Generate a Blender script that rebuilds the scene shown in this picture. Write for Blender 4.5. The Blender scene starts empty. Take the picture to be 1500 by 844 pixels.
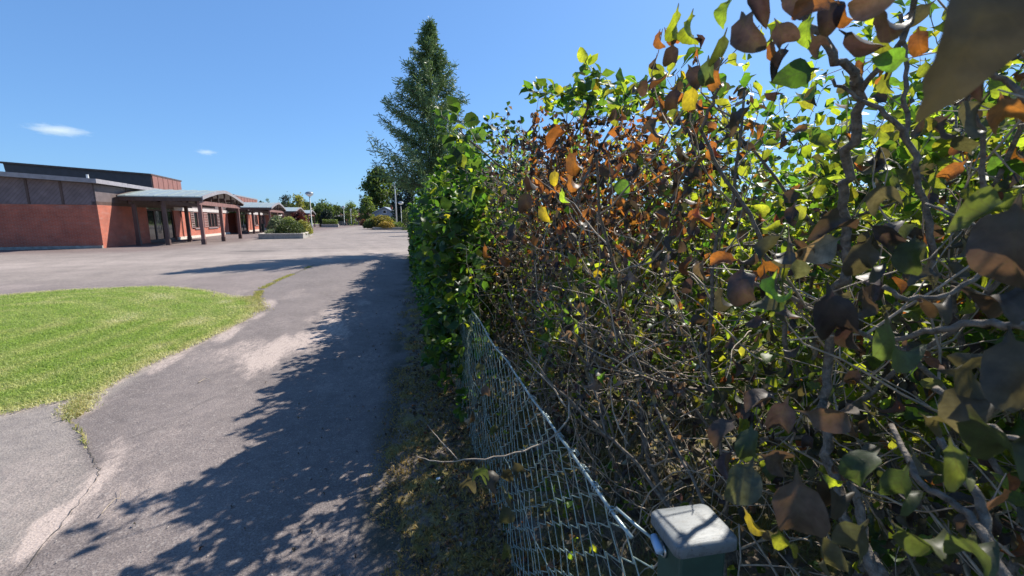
import bpy, math, random
import numpy as np
from mathutils import Vector, Matrix

SC = bpy.context.scene
COL = SC.collection
R = math.radians

# ------------------------------------------------------------------ camera
CAM_H = 1.65
PITCH = math.atan(100 / 610.0)
YAW = math.atan(155 / 618.0)
FPX = 610.0
cam_d = bpy.data.cameras.new("camera")
cam = bpy.data.objects.new("camera", cam_d)
COL.objects.link(cam)
cam_d.sensor_width = 36.0
cam_d.lens = 36.0 * FPX / 1500.0
cam_d.clip_start = 0.02
cam_d.clip_end = 6000.0
cam_d.dof.use_dof = True; cam_d.dof.focus_distance = 2.6; cam_d.dof.aperture_fstop = 6.5
cam.location = (0, 0, CAM_H)
cam.rotation_euler = (math.pi / 2 - PITCH, 0, -YAW)
SC.camera = cam

# ------------------------------------------------------------------ sky and sun
SUN_AZ, SUN_EL = R(53.0), R(45.0)          # azimuth from +Y towards +X
world = bpy.data.worlds.new("World")
SC.world = world
world.use_nodes = True
wn, wl = world.node_tree.nodes, world.node_tree.links
wn.clear()
w_out = wn.new("ShaderNodeOutputWorld")
w_bg = wn.new("ShaderNodeBackground")
w_sky = wn.new("ShaderNodeTexSky")
w_sky.sky_type = 'NISHITA'
w_sky.sun_disc = False
w_sky.sun_elevation = SUN_EL
w_sky.sun_rotation = SUN_AZ
w_sky.altitude = 100
w_sky.air_density = 1.0
w_sky.dust_density = 0.5
w_sky.ozone_density = 3.0
w_bg.inputs["Strength"].default_value = 0.123
# the phone's picture renders the whole sky flatter and bluer: one gamma and one tint for all of it
w_gam = wn.new("ShaderNodeGamma"); w_gam.inputs[1].default_value = 0.63
w_mul = wn.new("ShaderNodeMix"); w_mul.data_type = 'RGBA'; w_mul.blend_type = 'MULTIPLY'
w_mul.inputs[0].default_value = 1.0; w_mul.inputs[7].default_value = (0.62, 1.0, 1.51, 1)
wl.new(w_sky.outputs[0], w_gam.inputs[0]); wl.new(w_gam.outputs[0], w_mul.inputs[6]); wl.new(w_mul.outputs[2], w_bg.inputs[0])
wl.new(w_bg.outputs[0], w_out.inputs[0])
sun_d = bpy.data.lights.new("sun", 'SUN')
sun_d.energy = 5.0
sun_d.angle = R(0.53)
sun_d.color = (1.0, 0.94, 0.84)
sun = bpy.data.objects.new("sun", sun_d)
COL.objects.link(sun)
S = Vector((math.sin(SUN_AZ) * math.cos(SUN_EL), math.cos(SUN_AZ) * math.cos(SUN_EL), math.sin(SUN_EL)))
sun.rotation_euler = S.to_track_quat('Z', 'Y').to_euler()
sun.location = (20, 15, 40)
SC.view_settings.view_transform = 'Standard'
SC.view_settings.look = 'None'
SC.view_settings.exposure = 0.75
SC.view_settings.gamma = 1.0
SC.view_settings.use_curve_mapping = False
SC.cycles.max_bounces = 8
SC.cycles.volume_bounces = 5
SC.cycles.diffuse_bounces = 3
SC.cycles.transmission_bounces = 5
SC.cycles.transparent_max_bounces = 6
SC.cycles.use_denoising = True

# ------------------------------------------------------------------ surveying: a pixel of the 1500 px photo and a distance give a place
cF = np.array([math.sin(YAW) * math.cos(PITCH), math.cos(YAW) * math.cos(PITCH), -math.sin(PITCH)])
cR = np.array([math.cos(YAW), -math.sin(YAW), 0.0])
cU = np.cross(cR, cF)
CP = np.array([0, 0, CAM_H])
def at(px, py, dist):
    d = cF * FPX + cR * (px - 750) - cU * (py - 422)
    return CP + d / np.linalg.norm(d) * dist
def gpt(px, py):
    d = cF * FPX + cR * (px - 750) - cU * (py - 422)
    return CP + d * (-CAM_H / d[2])
def project(P):
    q = np.asarray(P) - CP
    w = q @ cF
    w2 = np.where(w < 0.05, 0.05, w)
    return 750 + FPX * (q @ cR) / w2, 422 - FPX * (q @ cU) / w2, w

# ------------------------------------------------------------------ mesh helpers
def tag(o, label=None, cat=None, group=None, kind=None):
    if label: o["label"] = label
    if cat: o["category"] = cat
    if group: o["group"] = group
    if kind: o["kind"] = kind
    return o
def empty(name, loc=(0, 0, 0), rz=0.0, **kw):
    o = bpy.data.objects.new(name, None)
    o.empty_display_size = 0.2
    o.location = loc
    o.rotation_euler = (0, 0, rz)
    COL.objects.link(o)
    return tag(o, **kw)
def children(o):
    return [c for c in bpy.data.objects if c.parent is o]
class MB:
    """collects vertices and faces, builds one mesh object"""
    def __init__(self):
        self.V, self.L, self.C, self.n = [], [], [], 0      # verts, loop indices, face sizes
        self.A = {}
    def add(self, V, F, **attrs):
        V = np.asarray(V, dtype=np.float64).reshape(-1, 3)
        F = np.asarray(F, dtype=np.int64)
        self.V.append(V)
        self.L.append((F + self.n).ravel())
        self.C.append(np.full(F.shape[0], F.shape[1], dtype=np.int64))
        self.n += len(V)
        for k, v in attrs.items():
            v = np.asarray(v, dtype=np.float64)
            if v.ndim == 1: v = np.repeat(v[None], len(V), 0)
            self.A.setdefault(k, []).append(v)
        return self
    def box(self, c, s, rz=0.0, tilt=None):
        c = np.asarray(c, float); h = np.asarray(s, float) / 2
        P = np.array([[x, y, z] for x in (-1, 1) for y in (-1, 1) for z in (-1, 1)], float) * h
        if tilt is not None: P = P @ np.array(tilt).T
        if rz: 
            m = np.array([[math.cos(rz), -math.sin(rz), 0], [math.sin(rz), math.cos(rz), 0], [0, 0, 1]])
            P = P @ m.T
        return self.add(P + c, [[0, 1, 3, 2], [4, 6, 7, 5], [0, 4, 5, 1], [2, 3, 7, 6], [0, 2, 6, 4], [1, 5, 7, 3]])
    def span(self, x0, x1, y0, y1, z0, z1):
        return self.box(((x0 + x1) / 2, (y0 + y1) / 2, (z0 + z1) / 2), (abs(x1 - x0), abs(y1 - y0), abs(z1 - z0)))
    def tube(self, pts, rad, n=6, cap=True):
        V, F = tube(pts, rad, n)
        self.add(V, F)
        if cap:
            k = len(V)
            self.L.append(np.arange(self.n - n, self.n)); self.C.append(np.array([n]))
            self.L.append(np.arange(self.n - k, self.n - k + n)[::-1]); self.C.append(np.array([n]))
        return self
    def prism(self, poly, axis, a, b):
        """poly: 2D outline; axis 'x','y' or 'z' extruded from a to b"""
        poly = np.asarray(poly, float); k = len(poly)
        def put(t):
            o = np.zeros((k, 3))
            if axis == 'x': o[:, 0] = t; o[:, 1:] = poly
            elif axis == 'y': o[:, 1] = t; o[:, 0] = poly[:, 0]; o[:, 2] = poly[:, 1]
            else: o[:, 2] = t; o[:, :2] = poly
            return o
        i = np.arange(k); j = (i + 1) % k
        self.add(np.vstack([put(a), put(b)]), np.stack([i, j, j + k, i + k], 1))
        self.L.append(np.arange(self.n - 2 * k, self.n - k)[::-1]); self.C.append(np.array([k]))
        self.L.append(np.arange(self.n - k, self.n)); self.C.append(np.array([k]))
        return self
    def lathe(self, prof, c=(0, 0, 0), n=12):
        prof = np.asarray(prof, float); m = len(prof)
        a = np.arange(n) / n * 2 * math.pi
        V = np.stack([prof[:, None, 0] * np.cos(a), prof[:, None, 0] * np.sin(a), np.repeat(prof[:, 1:2], n, 1)], -1).reshape(-1, 3)
        F = []
        for i in range(m - 1):
            for j in range(n):
                F.append([i * n + j, i * n + (j + 1) % n, (i + 1) * n + (j + 1) % n, (i + 1) * n + j])
        return self.add(V + np.asarray(c, float), F)
    def mesh(self, name, mat=None, smooth=False):
        me = bpy.data.meshes.new(name)
        V = np.vstack(self.V); L = np.concatenate(self.L); C = np.concatenate(self.C)
        me.vertices.add(len(V)); me.vertices.foreach_set("co", V.ravel().astype(np.float32))
        me.loops.add(len(L)); me.loops.foreach_set("vertex_index", L.astype(np.int32))
        me.polygons.add(len(C))
        st = np.zeros(len(C), dtype=np.int32); st[1:] = np.cumsum(C)[:-1]
        me.polygons.foreach_set("loop_start", st)
        me.update(calc_edges=True)
        for k, v in self.A.items():
            v = np.vstack(v)
            if v.shape[1] == 3: v = np.hstack([v, np.ones((len(v), 1))])
            a = me.attributes.new(k, 'FLOAT_COLOR', 'POINT')
            a.data.foreach_set("color", v.ravel().astype(np.float32))
        me.validate()
        if mat: me.materials.append(mat)
        me.polygons.foreach_set("use_smooth", np.full(len(me.polygons), bool(smooth)))
        return me
    def build(self, name, mat=None, parent=None, smooth=False, bevel=0.0, **kw):
        o = bpy.data.objects.new(name, self.mesh(name, mat, smooth))
        COL.objects.link(o)
        if parent is not None: o.parent = parent
        if bevel:
            b = o.modifiers.new("bevel", 'BEVEL'); b.width = bevel; b.segments = 2; b.limit_method = 'ANGLE'
        return tag(o, **kw)
def inst(name, me, parent=None, mw=None, **kw):
    o = bpy.data.objects.new(name, me)
    COL.objects.link(o)
    if parent is not None: o.parent = parent
    if mw is not None: o.matrix_local = mw
    return tag(o, **kw)
def unit(v):
    v = np.asarray(v, float)
    return v / np.maximum(np.linalg.norm(v, axis=-1, keepdims=True), 1e-9)
def tube(pts, rad, n=6):
    pts = np.asarray(pts, float); m = len(pts)
    rad = np.broadcast_to(np.asarray(rad, float), (m,))
    T = unit(np.gradient(pts, axis=0))
    ref = np.array([0.31, 0.12, 0.94]) if abs(T[0, 2]) < 0.8 else np.array([0.95, 0.2, 0.1])
    A = unit(np.cross(T, ref)); B = np.cross(T, A)
    a = np.arange(n) / n * 2 * math.pi
    V = pts[:, None] + rad[:, None, None] * (A[:, None] * np.cos(a)[None, :, None] + B[:, None] * np.sin(a)[None, :, None])
    i = np.arange(m - 1)[:, None] * n; j = np.arange(n)[None]; j2 = (j + 1) % n
    F = np.stack([i + j, i + j2, i + n + j2, i + n + j], -1).reshape(-1, 4)
    return V.reshape(-1, 3), F
def smooth_path(P, n):
    """Catmull-Rom through the points P"""
    P = np.asarray(P, float)
    Q = np.vstack([2 * P[0] - P[1], P, 2 * P[-1] - P[-2]])
    out = []
    segs = len(P) - 1
    for t in np.linspace(0, segs - 1e-6, n):
        k = int(t); u = t - k
        p0, p1, p2, p3 = Q[k], Q[k + 1], Q[k + 2], Q[k + 3]
        out.append(0.5 * (2 * p1 + (p2 - p0) * u + (2 * p0 - 5 * p1 + 4 * p2 - p3) * u ** 2 + (3 * p1 - p0 - 3 * p2 + p3) * u ** 3))
    return np.array(out)
def hash2(ix, iy, s):
    n = (ix * 374761393 + iy * 668265263 + s * 974634777) & 0x7fffffff
    n = ((n ^ (n >> 13)) * 1274126177) & 0x7fffffff
    return ((n ^ (n >> 16)) & 0xffff) / 65535.0
def vnoise(x, y, s=0):
    xi = np.floor(x).astype(np.int64); yi = np.floor(y).astype(np.int64)
    fx = x - xi; fy = y - yi
    fx = fx * fx * (3 - 2 * fx); fy = fy * fy * (3 - 2 * fy)
    a, b, c, d = hash2(xi, yi, s), hash2(xi + 1, yi, s), hash2(xi, yi + 1, s), hash2(xi + 1, yi + 1, s)
    return (a * (1 - fx) + b * fx) * (1 - fy) + (c * (1 - fx) + d * fx) * fy
def fbm(x, y, s=0, o=4):
    t, a, w = 0, 0.5, 0
    for k in range(o):
        t = t + a * vnoise(x * 2 ** k, y * 2 ** k, s + k); w += a; a *= 0.5
    return t / w
def in_poly(x, y, P):
    r = np.zeros(np.shape(x), bool); k = len(P)
    for i in range(k):
        (x0, y0), (x1, y1) = P[i], P[(i + 1) % k]
        c = (y0 > y) != (y1 > y)
        r ^= c & (x < (x1 - x0) * (y - y0) / ((y1 - y0) if y1 != y0 else 1e-9) + x0)
    return r
def seg_dist(x, y, P, closed=False):
    d = np.full(np.shape(x), 1e9)
    k = len(P)
    for i in range(k if closed else k - 1):
        (x0, y0), (x1, y1) = P[i], P[(i + 1) % k]
        vx, vy = x1 - x0, y1 - y0
        t = np.clip(((x - x0) * vx + (y - y0) * vy) / (vx * vx + vy * vy + 1e-12), 0, 1)
        d = np.minimum(d, np.hypot(x - x0 - t * vx, y - y0 - t * vy))
    return d

# ------------------------------------------------------------------ materials
def new_mat(name):
    m = bpy.data.materials.new(name); m.use_nodes = True
    nt = m.node_tree
    b = nt.nodes["Principled BSDF"]
    return m, nt, nt.nodes, nt.links, b
def noise(nt, scale, detail=4, rough=0.55, vec=None, dist=0.0):
    n = nt.nodes.new("ShaderNodeTexNoise")
    n.inputs["Scale"].default_value = scale; n.inputs["Detail"].default_value = detail
    n.inputs["Roughness"].default_value = rough; n.inputs["Distortion"].default_value = dist
    if vec is not None: nt.links.new(vec, n.inputs["Vector"])
    return n
def ramp(nt, fac, stops):
    n = nt.nodes.new("ShaderNodeValToRGB")
    el = n.color_ramp.elements
    while len(el) < len(stops): el.new(0.5)
    for e, (p, c) in zip(el, stops):
        e.position = p
        e.color = (*c, 1) if len(c) == 3 else c
    nt.links.new(fac, n.inputs[0])
    return n
def mixc(nt, fac, a, b, mode='MIX'):
    n = nt.nodes.new("ShaderNodeMix"); n.data_type = 'RGBA'; n.blend_type = mode
    for sock, v in ((n.inputs[0], fac), (n.inputs[6], a), (n.inputs[7], b)):
        if isinstance(v, (int, float)): sock.default_value = v
        elif isinstance(v, tuple): sock.default_value = (*v, 1)
        else: nt.links.new(v, sock)
    return n.outputs[2]
def math_n(nt, op, a, b=None, clamp=False):
    n = nt.nodes.new("ShaderNodeMath"); n.operation = op; n.use_clamp = clamp
    for i, v in enumerate((a, b)):
        if v is None: continue
        if isinstance(v, (int, float)): n.inputs[i].default_value = v
        else: nt.links.new(v, n.inputs[i])
    return n.outputs[0]
def coords(nt, which="Object"):
    return nt.nodes.new("ShaderNodeTexCoord").outputs[which]
def mapping(nt, vec, scale=(1, 1, 1), rot=(0, 0, 0), loc=(0, 0, 0)):
    n = nt.nodes.new("ShaderNodeMapping")
    n.inputs["Scale"].default_value = scale; n.inputs["Rotation"].default_value = rot; n.inputs["Location"].default_value = loc
    nt.links.new(vec, n.inputs[0])
    return n.outputs[0]
def attr(nt, name):
    n = nt.nodes.new("ShaderNodeAttribute"); n.attribute_name = name
    return n
def bump(nt, h, bsdf, strength=0.3, dist=0.01):
    n = nt.nodes.new("ShaderNodeBump")
    n.inputs["Strength"].default_value = strength; n.inputs["Distance"].default_value = dist
    nt.links.new(h, n.inputs["Height"]); nt.links.new(n.outputs[0], bsdf.inputs["Normal"])
def plain(name, col, rough=0.6, metal=0.0, var=0.25, scale=6.0, bmp=0.0, spec=0.5, streak=None):
    m, nt, N, L, b = new_mat(name)
    v = coords(nt)
    if streak: v = mapping(nt, v, streak)
    nz = noise(nt, scale, 5, 0.6, v)
    dark = tuple(c * (1 - var) for c in col); lite = tuple(min(1, c * (1 + var)) for c in col)
    L.new(ramp(nt, nz.outputs[0], [(0.3, dark), (0.7, lite)]).outputs[0], b.inputs["Base Color"])
    b.inputs["Roughness"].default_value = rough; b.inputs["Metallic"].default_value = metal
    b.inputs["Specular IOR Level"].default_value = spec
    if bmp: bump(nt, nz.outputs[0], b, bmp, 0.01)
    return m
# leaf: colour by reflected and by transmitted light are attributes of each leaf
def leaf_mat(name, mixf=0.5, rough=0.42, veins=False, spec=0.4):
    m, nt, N, L, b = new_mat(name)
    rf, tr = attr(nt, "refl"), attr(nt, "trans")
    v = coords(nt)
    nz = noise(nt, 60.0 if not veins else 5.0, 3, 0.6, v)
    k = ramp(nt, nz.outputs[0], [(0.3, (0.72, 0.72, 0.72)), (0.7, (1.25, 1.25, 1.25))]).outputs[0]
    c = mixc(nt, 1.0, rf.outputs[0], k, 'MULTIPLY')
    t = mixc(nt, 1.0, tr.outputs[0], k, 'MULTIPLY')
    if veins:
        uv = attr(nt, "uvl")
        sp = N.new("ShaderNodeSeparateColor"); L.new(uv.outputs[0], sp.inputs[0])
        au = math_n(nt, 'ABSOLUTE', math_n(nt, 'SUBTRACT', sp.outputs[0], 0.5))
        ph = math_n(nt, 'FRACT', math_n(nt, 'MULTIPLY', math_n(nt, 'SUBTRACT', sp.outputs[1], math_n(nt, 'MULTIPLY', au, 0.9)), 6.5))
        ln = math_n(nt, 'LESS_THAN', math_n(nt, 'ABSOLUTE', math_n(nt, 'SUBTRACT', ph, 0.5)), 0.07)
        mid = math_n(nt, 'LESS_THAN', au, 0.018)
        ve = math_n(nt, 'MAXIMUM', ln, mid)
        c = mixc(nt, math_n(nt, 'MULTIPLY', ve, 0.2), c, (0.14, 0.12, 0.08))
        t = mixc(nt, math_n(nt, 'MULTIPLY', ve, 0.30), t, (0.06, 0.045, 0.015))
        edge = ramp(nt, noise(nt, 3.0, 4, 0.7, v).outputs[0], [(0.5, (0, 0, 0)), (0.62, (1, 1, 1))]).outputs[0]
        oi = N.new("ShaderNodeObjectInfo")
        vo = N.new("ShaderNodeVectorMath"); vo.operation = 'ADD'; L.new(v, vo.inputs[0]); L.new(oi.outputs["Location"], vo.inputs[1])
        pat = ramp(nt, noise(nt, 1.7, 4, 0.65, vo.outputs[0]).outputs[0], [(0.44, (0, 0, 0)), (0.60, (1, 1, 1))]).outputs[0]
        c = mixc(nt, math_n(nt, 'MULTIPLY', pat, 0.45), c, (0.085, 0.080, 0.058))
        t = mixc(nt, math_n(nt, 'MULTIPLY', pat, 0.35), t, (0.05, 0.045, 0.015))
        rnd = ramp(nt, oi.outputs["Random"], [(0, (0.65, 0.65, 0.65)), (1, (1.3, 1.3, 1.3))]).outputs[0]
        c = mixc(nt, 1.0, c, rnd, 'MULTIPLY'); t = mixc(nt, 1.0, t, rnd, 'MULTIPLY')
        c = mixc(nt, math_n(nt, 'MULTIPLY', edge, 0.3), c, (0.04, 0.03, 0.025))
        bump(nt, ve, b, 0.25, 0.02)
    L.new(c, b.inputs["Base Color"])
    b.inputs["Roughness"].default_value = rough
    b.inputs["Specular IOR Level"].default_value = spec
    ts = N.new("ShaderNodeBsdfTranslucent"); L.new(t, ts.inputs[0])
    mx = N.new("ShaderNodeMixShader"); mx.inputs[0].default_value = mixf
    L.new(b.outputs[0], mx.inputs[1]); L.new(ts.outputs[0], mx.inputs[2])
    L.new(mx.outputs[0], N["Material Output"].inputs[0])
    return m
M = {}
M["leaf"] = leaf_mat("leaf", 0.5)
M["bigleaf"] = leaf_mat("big_leaf", 0.45, 0.5, True)
M["grass"] = leaf_mat("grass_blade", 0.45, 0.5)
M["needle"] = leaf_mat("needle", 0.25, 0.5)
M["bark"] = plain("bark", (0.165, 0.138, 0.112), 0.9, var=0.6, scale=70, bmp=1.0)
M["twig"] = plain("twig_bark", (0.33, 0.265, 0.20), 0.75, var=0.4, scale=40, bmp=0.3)
M["trunk"] = plain("trunk_bark", (0.10, 0.08, 0.065), 0.9, var=0.4, scale=12, bmp=0.6)
M["coat"] = plain("coated_wire", (0.27, 0.35, 0.325), 0.38, var=0.25, scale=30, bmp=0.1)
M["tension"] = plain("galvanised_wire", (0.30, 0.37, 0.37), 0.36, metal=0.3, var=0.25, scale=24, bmp=0.1)
M["postgreen"] = plain("green_post_paint", (0.035, 0.075, 0.06), 0.4, var=0.3, scale=14)
M["steel"] = plain("bright_steel", (0.55, 0.57, 0.6), 0.28, metal=0.9, var=0.15, scale=20)
M["blue"] = plain("pale_blue_sleeve", (0.32, 0.47, 0.66), 0.35, var=0.12, scale=20)
def cap_mat():
    m, nt, N, L, b = new_mat("scuffed_grey_cap")
    v = coords(nt)
    big = noise(nt, 14, 5, 0.65, v)
    scr = noise(nt, 30, 6, 0.75, mapping(nt, v, (1, 6, 1), (0, 0, 0.6)), 1.2)
    c = ramp(nt, big.outputs[0], [(0.3, (0.12, 0.135, 0.145)), (0.7, (0.175, 0.19, 0.20))]).outputs[0]
    k = ramp(nt, scr.outputs[0], [(0.52, (0, 0, 0)), (0.6, (1, 1, 1))]).outputs[0]
    c = mixc(nt, math_n(nt, 'MULTIPLY', k, 0.7), c, (0.075, 0.08, 0.08))
    sp = ramp(nt, noise(nt, 120, 2, 0.5, v).outputs[0], [(0.66, (0, 0, 0)), (0.7, (1, 1, 1))]).outputs[0]
    c = mixc(nt, math_n(nt, 'MULTIPLY', sp, 0.7), c, (0.07, 0.065, 0.055))
    L.new(c, b.inputs["Base Color"]); b.inputs["Roughness"].default_value = 0.5
    bump(nt, scr.outputs[0], b, 0.3, 0.002)
    return m
M["cap"] = cap_mat()
def asphalt_mat():
    m, nt, N, L, b = new_mat("old_asphalt")
    v = coords(nt)
    a = attr(nt, "refl"); mk = attr(nt, "mask")
    sp = N.new("ShaderNodeSeparateColor"); L.new(mk.outputs[0], sp.inputs[0])   # r = loose grit, g = crack and moss, b = fresh dark
    grain = noise(nt, 110, 3, 0.7, v)
    stone = N.new("ShaderNodeTexVoronoi"); stone.inputs["Scale"].default_value = 75; L.new(v, stone.inputs["Vector"])
    big = noise(nt, 0.9, 5, 0.6, v)
    c = mixc(nt, 1.0, a.outputs[0], ramp(nt, big.outputs[0], [(0.3, (0.82, 0.82, 0.82)), (0.7, (1.14, 1.14, 1.14))]).outputs[0], 'MULTIPLY')
    c = mixc(nt, 1.0, c, ramp(nt, grain.outputs[0], [(0.3, (0.50, 0.50, 0.50)), (0.7, (1.48, 1.48, 1.48))]).outputs[0], 'MULTIPLY')
    c = mixc(nt, ramp(nt, stone.outputs["Color"], [(0.70, (0, 0, 0)), (0.95, (0.6, 0.6, 0.6))]).outputs[0], c, (0.30, 0.27, 0.25))
    mot = noise(nt, 9, 5, 0.7, v)
    c = mixc(nt, 1.0, c, ramp(nt, mot.outputs[0], [(0.32, (0.80, 0.80, 0.82)), (0.68, (1.16, 1.15, 1.13))]).outputs[0], 'MULTIPLY')
    g = math_n(nt, 'MULTIPLY', sp.outputs[0], math_n(nt, 'ADD', math_n(nt, 'MULTIPLY', noise(nt, 16, 8, 0.85, mapping(nt, v, (1.5, 0.6, 1)), 0.8).outputs[0], 3.0), -0.95), clamp=True)
    g = ramp(nt, g, [(0.12, (0, 0, 0)), (0.52, (0.95, 0.95, 0.95))]).outputs[0]
    c = mixc(nt, g, c, ramp(nt, grain.outputs[0], [(0.3, (0.30, 0.24, 0.21)), (0.7, (0.52, 0.43, 0.38))]).outputs[0])
    c = mixc(nt, sp.outputs[1], c, ramp(nt, grain.outputs[0], [(0.3, (0.03, 0.027, 0.02)), (0.7, (0.09, 0.08, 0.05))]).outputs[0])
    L.new(c, b.inputs["Base Color"])
    b.inputs["Roughness"].default_value = 0.85; b.inputs["Specular IOR Level"].default_value = 0.3
    h = math_n(nt, 'ADD', grain.outputs[0], math_n(nt, 'MULTIPLY', stone.outputs["Distance"], 0.8))
    bump(nt, h, b, 0.55, 0.006)
    return m
M["asphalt"] = asphalt_mat()
def soil_mat():
    m, nt, N, L, b = new_mat("mossy_soil")
    v = coords(nt)
    n1 = noise(nt, 3.2, 5, 0.7, v); n2 = noise(nt, 45, 4, 0.7, v); n3 = noise(nt, 7, 4, 0.7, v)
    c = ramp(nt, n2.outputs[0], [(0.3, (0.06, 0.05, 0.04)), (0.7, (0.21, 0.165, 0.13))]).outputs[0]
    moss = ramp(nt, n2.outputs[0], [(0.3, (0.07, 0.065, 0.018)), (0.72, (0.28, 0.22, 0.06))]).outputs[0]
    c = mixc(nt, ramp(nt, n1.outputs[0], [(0.46, (0, 0, 0)), (0.58, (1, 1, 1))]).outputs[0], c, moss)
    c = mixc(nt, ramp(nt, n3.outputs[0], [(0.6, (0, 0, 0)), (0.7, (0.8, 0.8, 0.8))]).outputs[0], c, (0.30, 0.25, 0.21))
    L.new(c, b.inputs["Base Color"]); b.inputs["Roughness"].default_value = 0.95
    bump(nt, math_n(nt, 'ADD', n2.outputs[0], n3.outputs[0]), b, 0.7, 0.02)
    return m
M["soil"] = soil_mat()
def turf_mat():
    m, nt, N, L, b = new_mat("turf")
    v = coords(nt)
    n1 = noise(nt, 1.1, 5, 0.65, v); n2 = noise(nt, 70, 3, 0.7, v)
    c = ramp(nt, n1.outputs[0], [(0.3, (0.13, 0.18, 0.035)), (0.55, (0.17, 0.22, 0.05)), (0.75, (0.23, 0.22, 0.08))]).outputs[0]
    c = mixc(nt, 1.0, c, ramp(nt, n2.outputs[0], [(0.3, (0.55, 0.55, 0.55)), (0.7, (1.3, 1.3, 1.3))]).outputs[0], 'MULTIPLY')
    L.new(c, b.inputs["Base Color"]); b.inputs["Roughness"].default_value = 0.9; b.inputs["Specular IOR Level"].default_value = 0.15
    bump(nt, n2.outputs[0], b, 0.6, 0.02)
    return m
M["turf"] = turf_mat()
def brick_mat():
    m, nt, N, L, b = new_mat("red_brick")
    v = coords(nt)
    # lay the courses on whichever vertical face is seen
    sx = N.new("ShaderNodeSeparateXYZ"); L.new(v, sx.inputs[0])
    cx = N.new("ShaderNodeCombineXYZ")
    L.new(math_n(nt, 'ADD', sx.outputs[0], sx.outputs[1]), cx.inputs[0]); L.new(sx.outputs[2], cx.inputs[1])
    t = N.new("ShaderNodeTexBrick"); L.new(cx.outputs[0], t.inputs["Vector"])
    t.inputs["Scale"].default_value = 1.0; t.inputs["Brick Width"].default_value = 0.25; t.inputs["Row Height"].default_value = 0.075
    t.inputs["Mortar Size"].default_value = 0.008
    t.inputs["Color1"].default_value = (0.45, 0.100, 0.052, 1); t.inputs["Color2"].default_value = (0.37, 0.092, 0.052, 1)
    t.inputs["Mortar"].default_value = (0.38, 0.22, 0.17, 1)
    n1 = noise(nt, 1.3, 5, 0.65, v); n2 = noise(nt, 0.8, 4, 0.6, mapping(nt, v, (1, 1, 4)))
    c = mixc(nt, 1.0, t.outputs[0], ramp(nt, n1.outputs[0], [(0.3, (0.72, 0.72, 0.74)), (0.7, (1.2, 1.17, 1.15))]).outputs[0], 'MULTIPLY')
    c = mixc(nt, ramp(nt, n2.outputs[0], [(0.58, (0, 0, 0)), (0.75, (0.3, 0.3, 0.3))]).outputs[0], c, (0.42, 0.32, 0.28))
    L.new(c, b.inputs["Base Color"]); b.inputs["Roughness"].default_value = 0.85
    bump(nt, t.outputs["Fac"], b, -0.4, 0.01)
    return m
M["brick"] = brick_mat()
def board_mat(name, col, period, ang, axis):
    """painted boarding: dark grooves every `period` metres at `ang` in the wall's plane"""
    m, nt, N, L, b = new_mat(name)
    v = coords(nt)
    sx = N.new("ShaderNodeSeparateXYZ"); L.new(v, sx.inputs[0])
    u = sx.outputs[0] if axis == 'x' else sx.outputs[1]
    p = math_n(nt, 'ADD', math_n(nt, 'MULTIPLY', u, math.cos(ang) / period), math_n(nt, 'MULTIPLY', sx.outputs[2], math.sin(ang) / period))
    f = math_n(nt, 'FRACT', p)
    g = math_n(nt, 'LESS_THAN', f, 0.2)
    nz = noise(nt, 2.5, 5, 0.6, v)
    c = ramp(nt, nz.outputs[0], [(0.3, tuple(x * 0.8 for x in col)), (0.7, tuple(x * 1.25 for x in col))]).outputs[0]
    c = mixc(nt, math_n(nt, 'MULTIPLY', g, 0.4), c, tuple(x * 0.35 for x in col))
    L.new(c, b.inputs["Base Color"]); b.inputs["Roughness"].default_value = 0.65
    bump(nt, math_n(nt, 'SUBTRACT', 1.0, g), b, 0.6, 0.01)
    return m
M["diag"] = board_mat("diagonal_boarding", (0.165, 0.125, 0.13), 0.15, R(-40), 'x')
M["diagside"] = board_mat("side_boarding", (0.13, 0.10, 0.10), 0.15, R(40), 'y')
M["darkwood"] = plain("dark_stained_wood", (0.085, 0.05, 0.042), 0.6, var=0.35, scale=5, streak=(1, 1, 0.15))
M["redwood"] = plain("red_brown_wood", (0.20, 0.10, 0.085), 0.6, var=0.3, scale=5, streak=(1, 1, 0.15))
M["fascia"] = plain("grey_roof_edge", (0.27, 0.25, 0.265), 0.5, var=0.2, scale=4)
M["palefascia"] = plain("pale_lintel_band", (0.50, 0.45, 0.42), 0.6, var=0.2, scale=4)
M["rooftop"] = plain("roof_felt", (0.10, 0.095, 0.10), 0.8, var=0.2, scale=5)
M["sheet"] = plain("pale_blue_grey_roof_sheet", (0.29, 0.335, 0.325), 0.42, metal=0.15, var=0.16, scale=2.5)
M["upper"] = plain("dark_metal_cladding", (0.05, 0.04, 0.045), 0.5, var=0.25, scale=3)
M["redpanel"] = plain("red_brown_metal_panel", (0.26, 0.115, 0.09), 0.5, var=0.15, scale=3)
M["plinth"] = plain("pale_concrete", (0.55, 0.49, 0.42), 0.85, var=0.2, scale=6, bmp=0.2)
M["concrete"] = plain("weathered_concrete", (0.30, 0.28, 0.25), 0.9, var=0.3, scale=5, bmp=0.3)
M["white"] = plain("white_paint", (0.72, 0.71, 0.68), 0.5, var=0.1, scale=8)
M["lampmetal"] = plain("galvanised_pole", (0.20, 0.23, 0.25), 0.5, metal=0.3, var=0.15, scale=4)
M["globe"] = plain("opal_globe", (0.8, 0.8, 0.78), 0.2, var=0.05, scale=4)
M["lampshade"] = plain("lamp_cap", (0.20, 0.24, 0.28), 0.4, var=0.15, scale=4)
M["houseblue"] = plain("grey_blue_boards", (0.20, 0.24, 0.30), 0.7, var=0.15, scale=3)
M["houseroof"] = plain("grey_blue_roof", (0.22, 0.27, 0.34), 0.6, var=0.15, scale=3)
M["farred"] = plain("faded_red_boards", (0.26, 0.11, 0.09), 0.7, var=0.2, scale=2)
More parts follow.
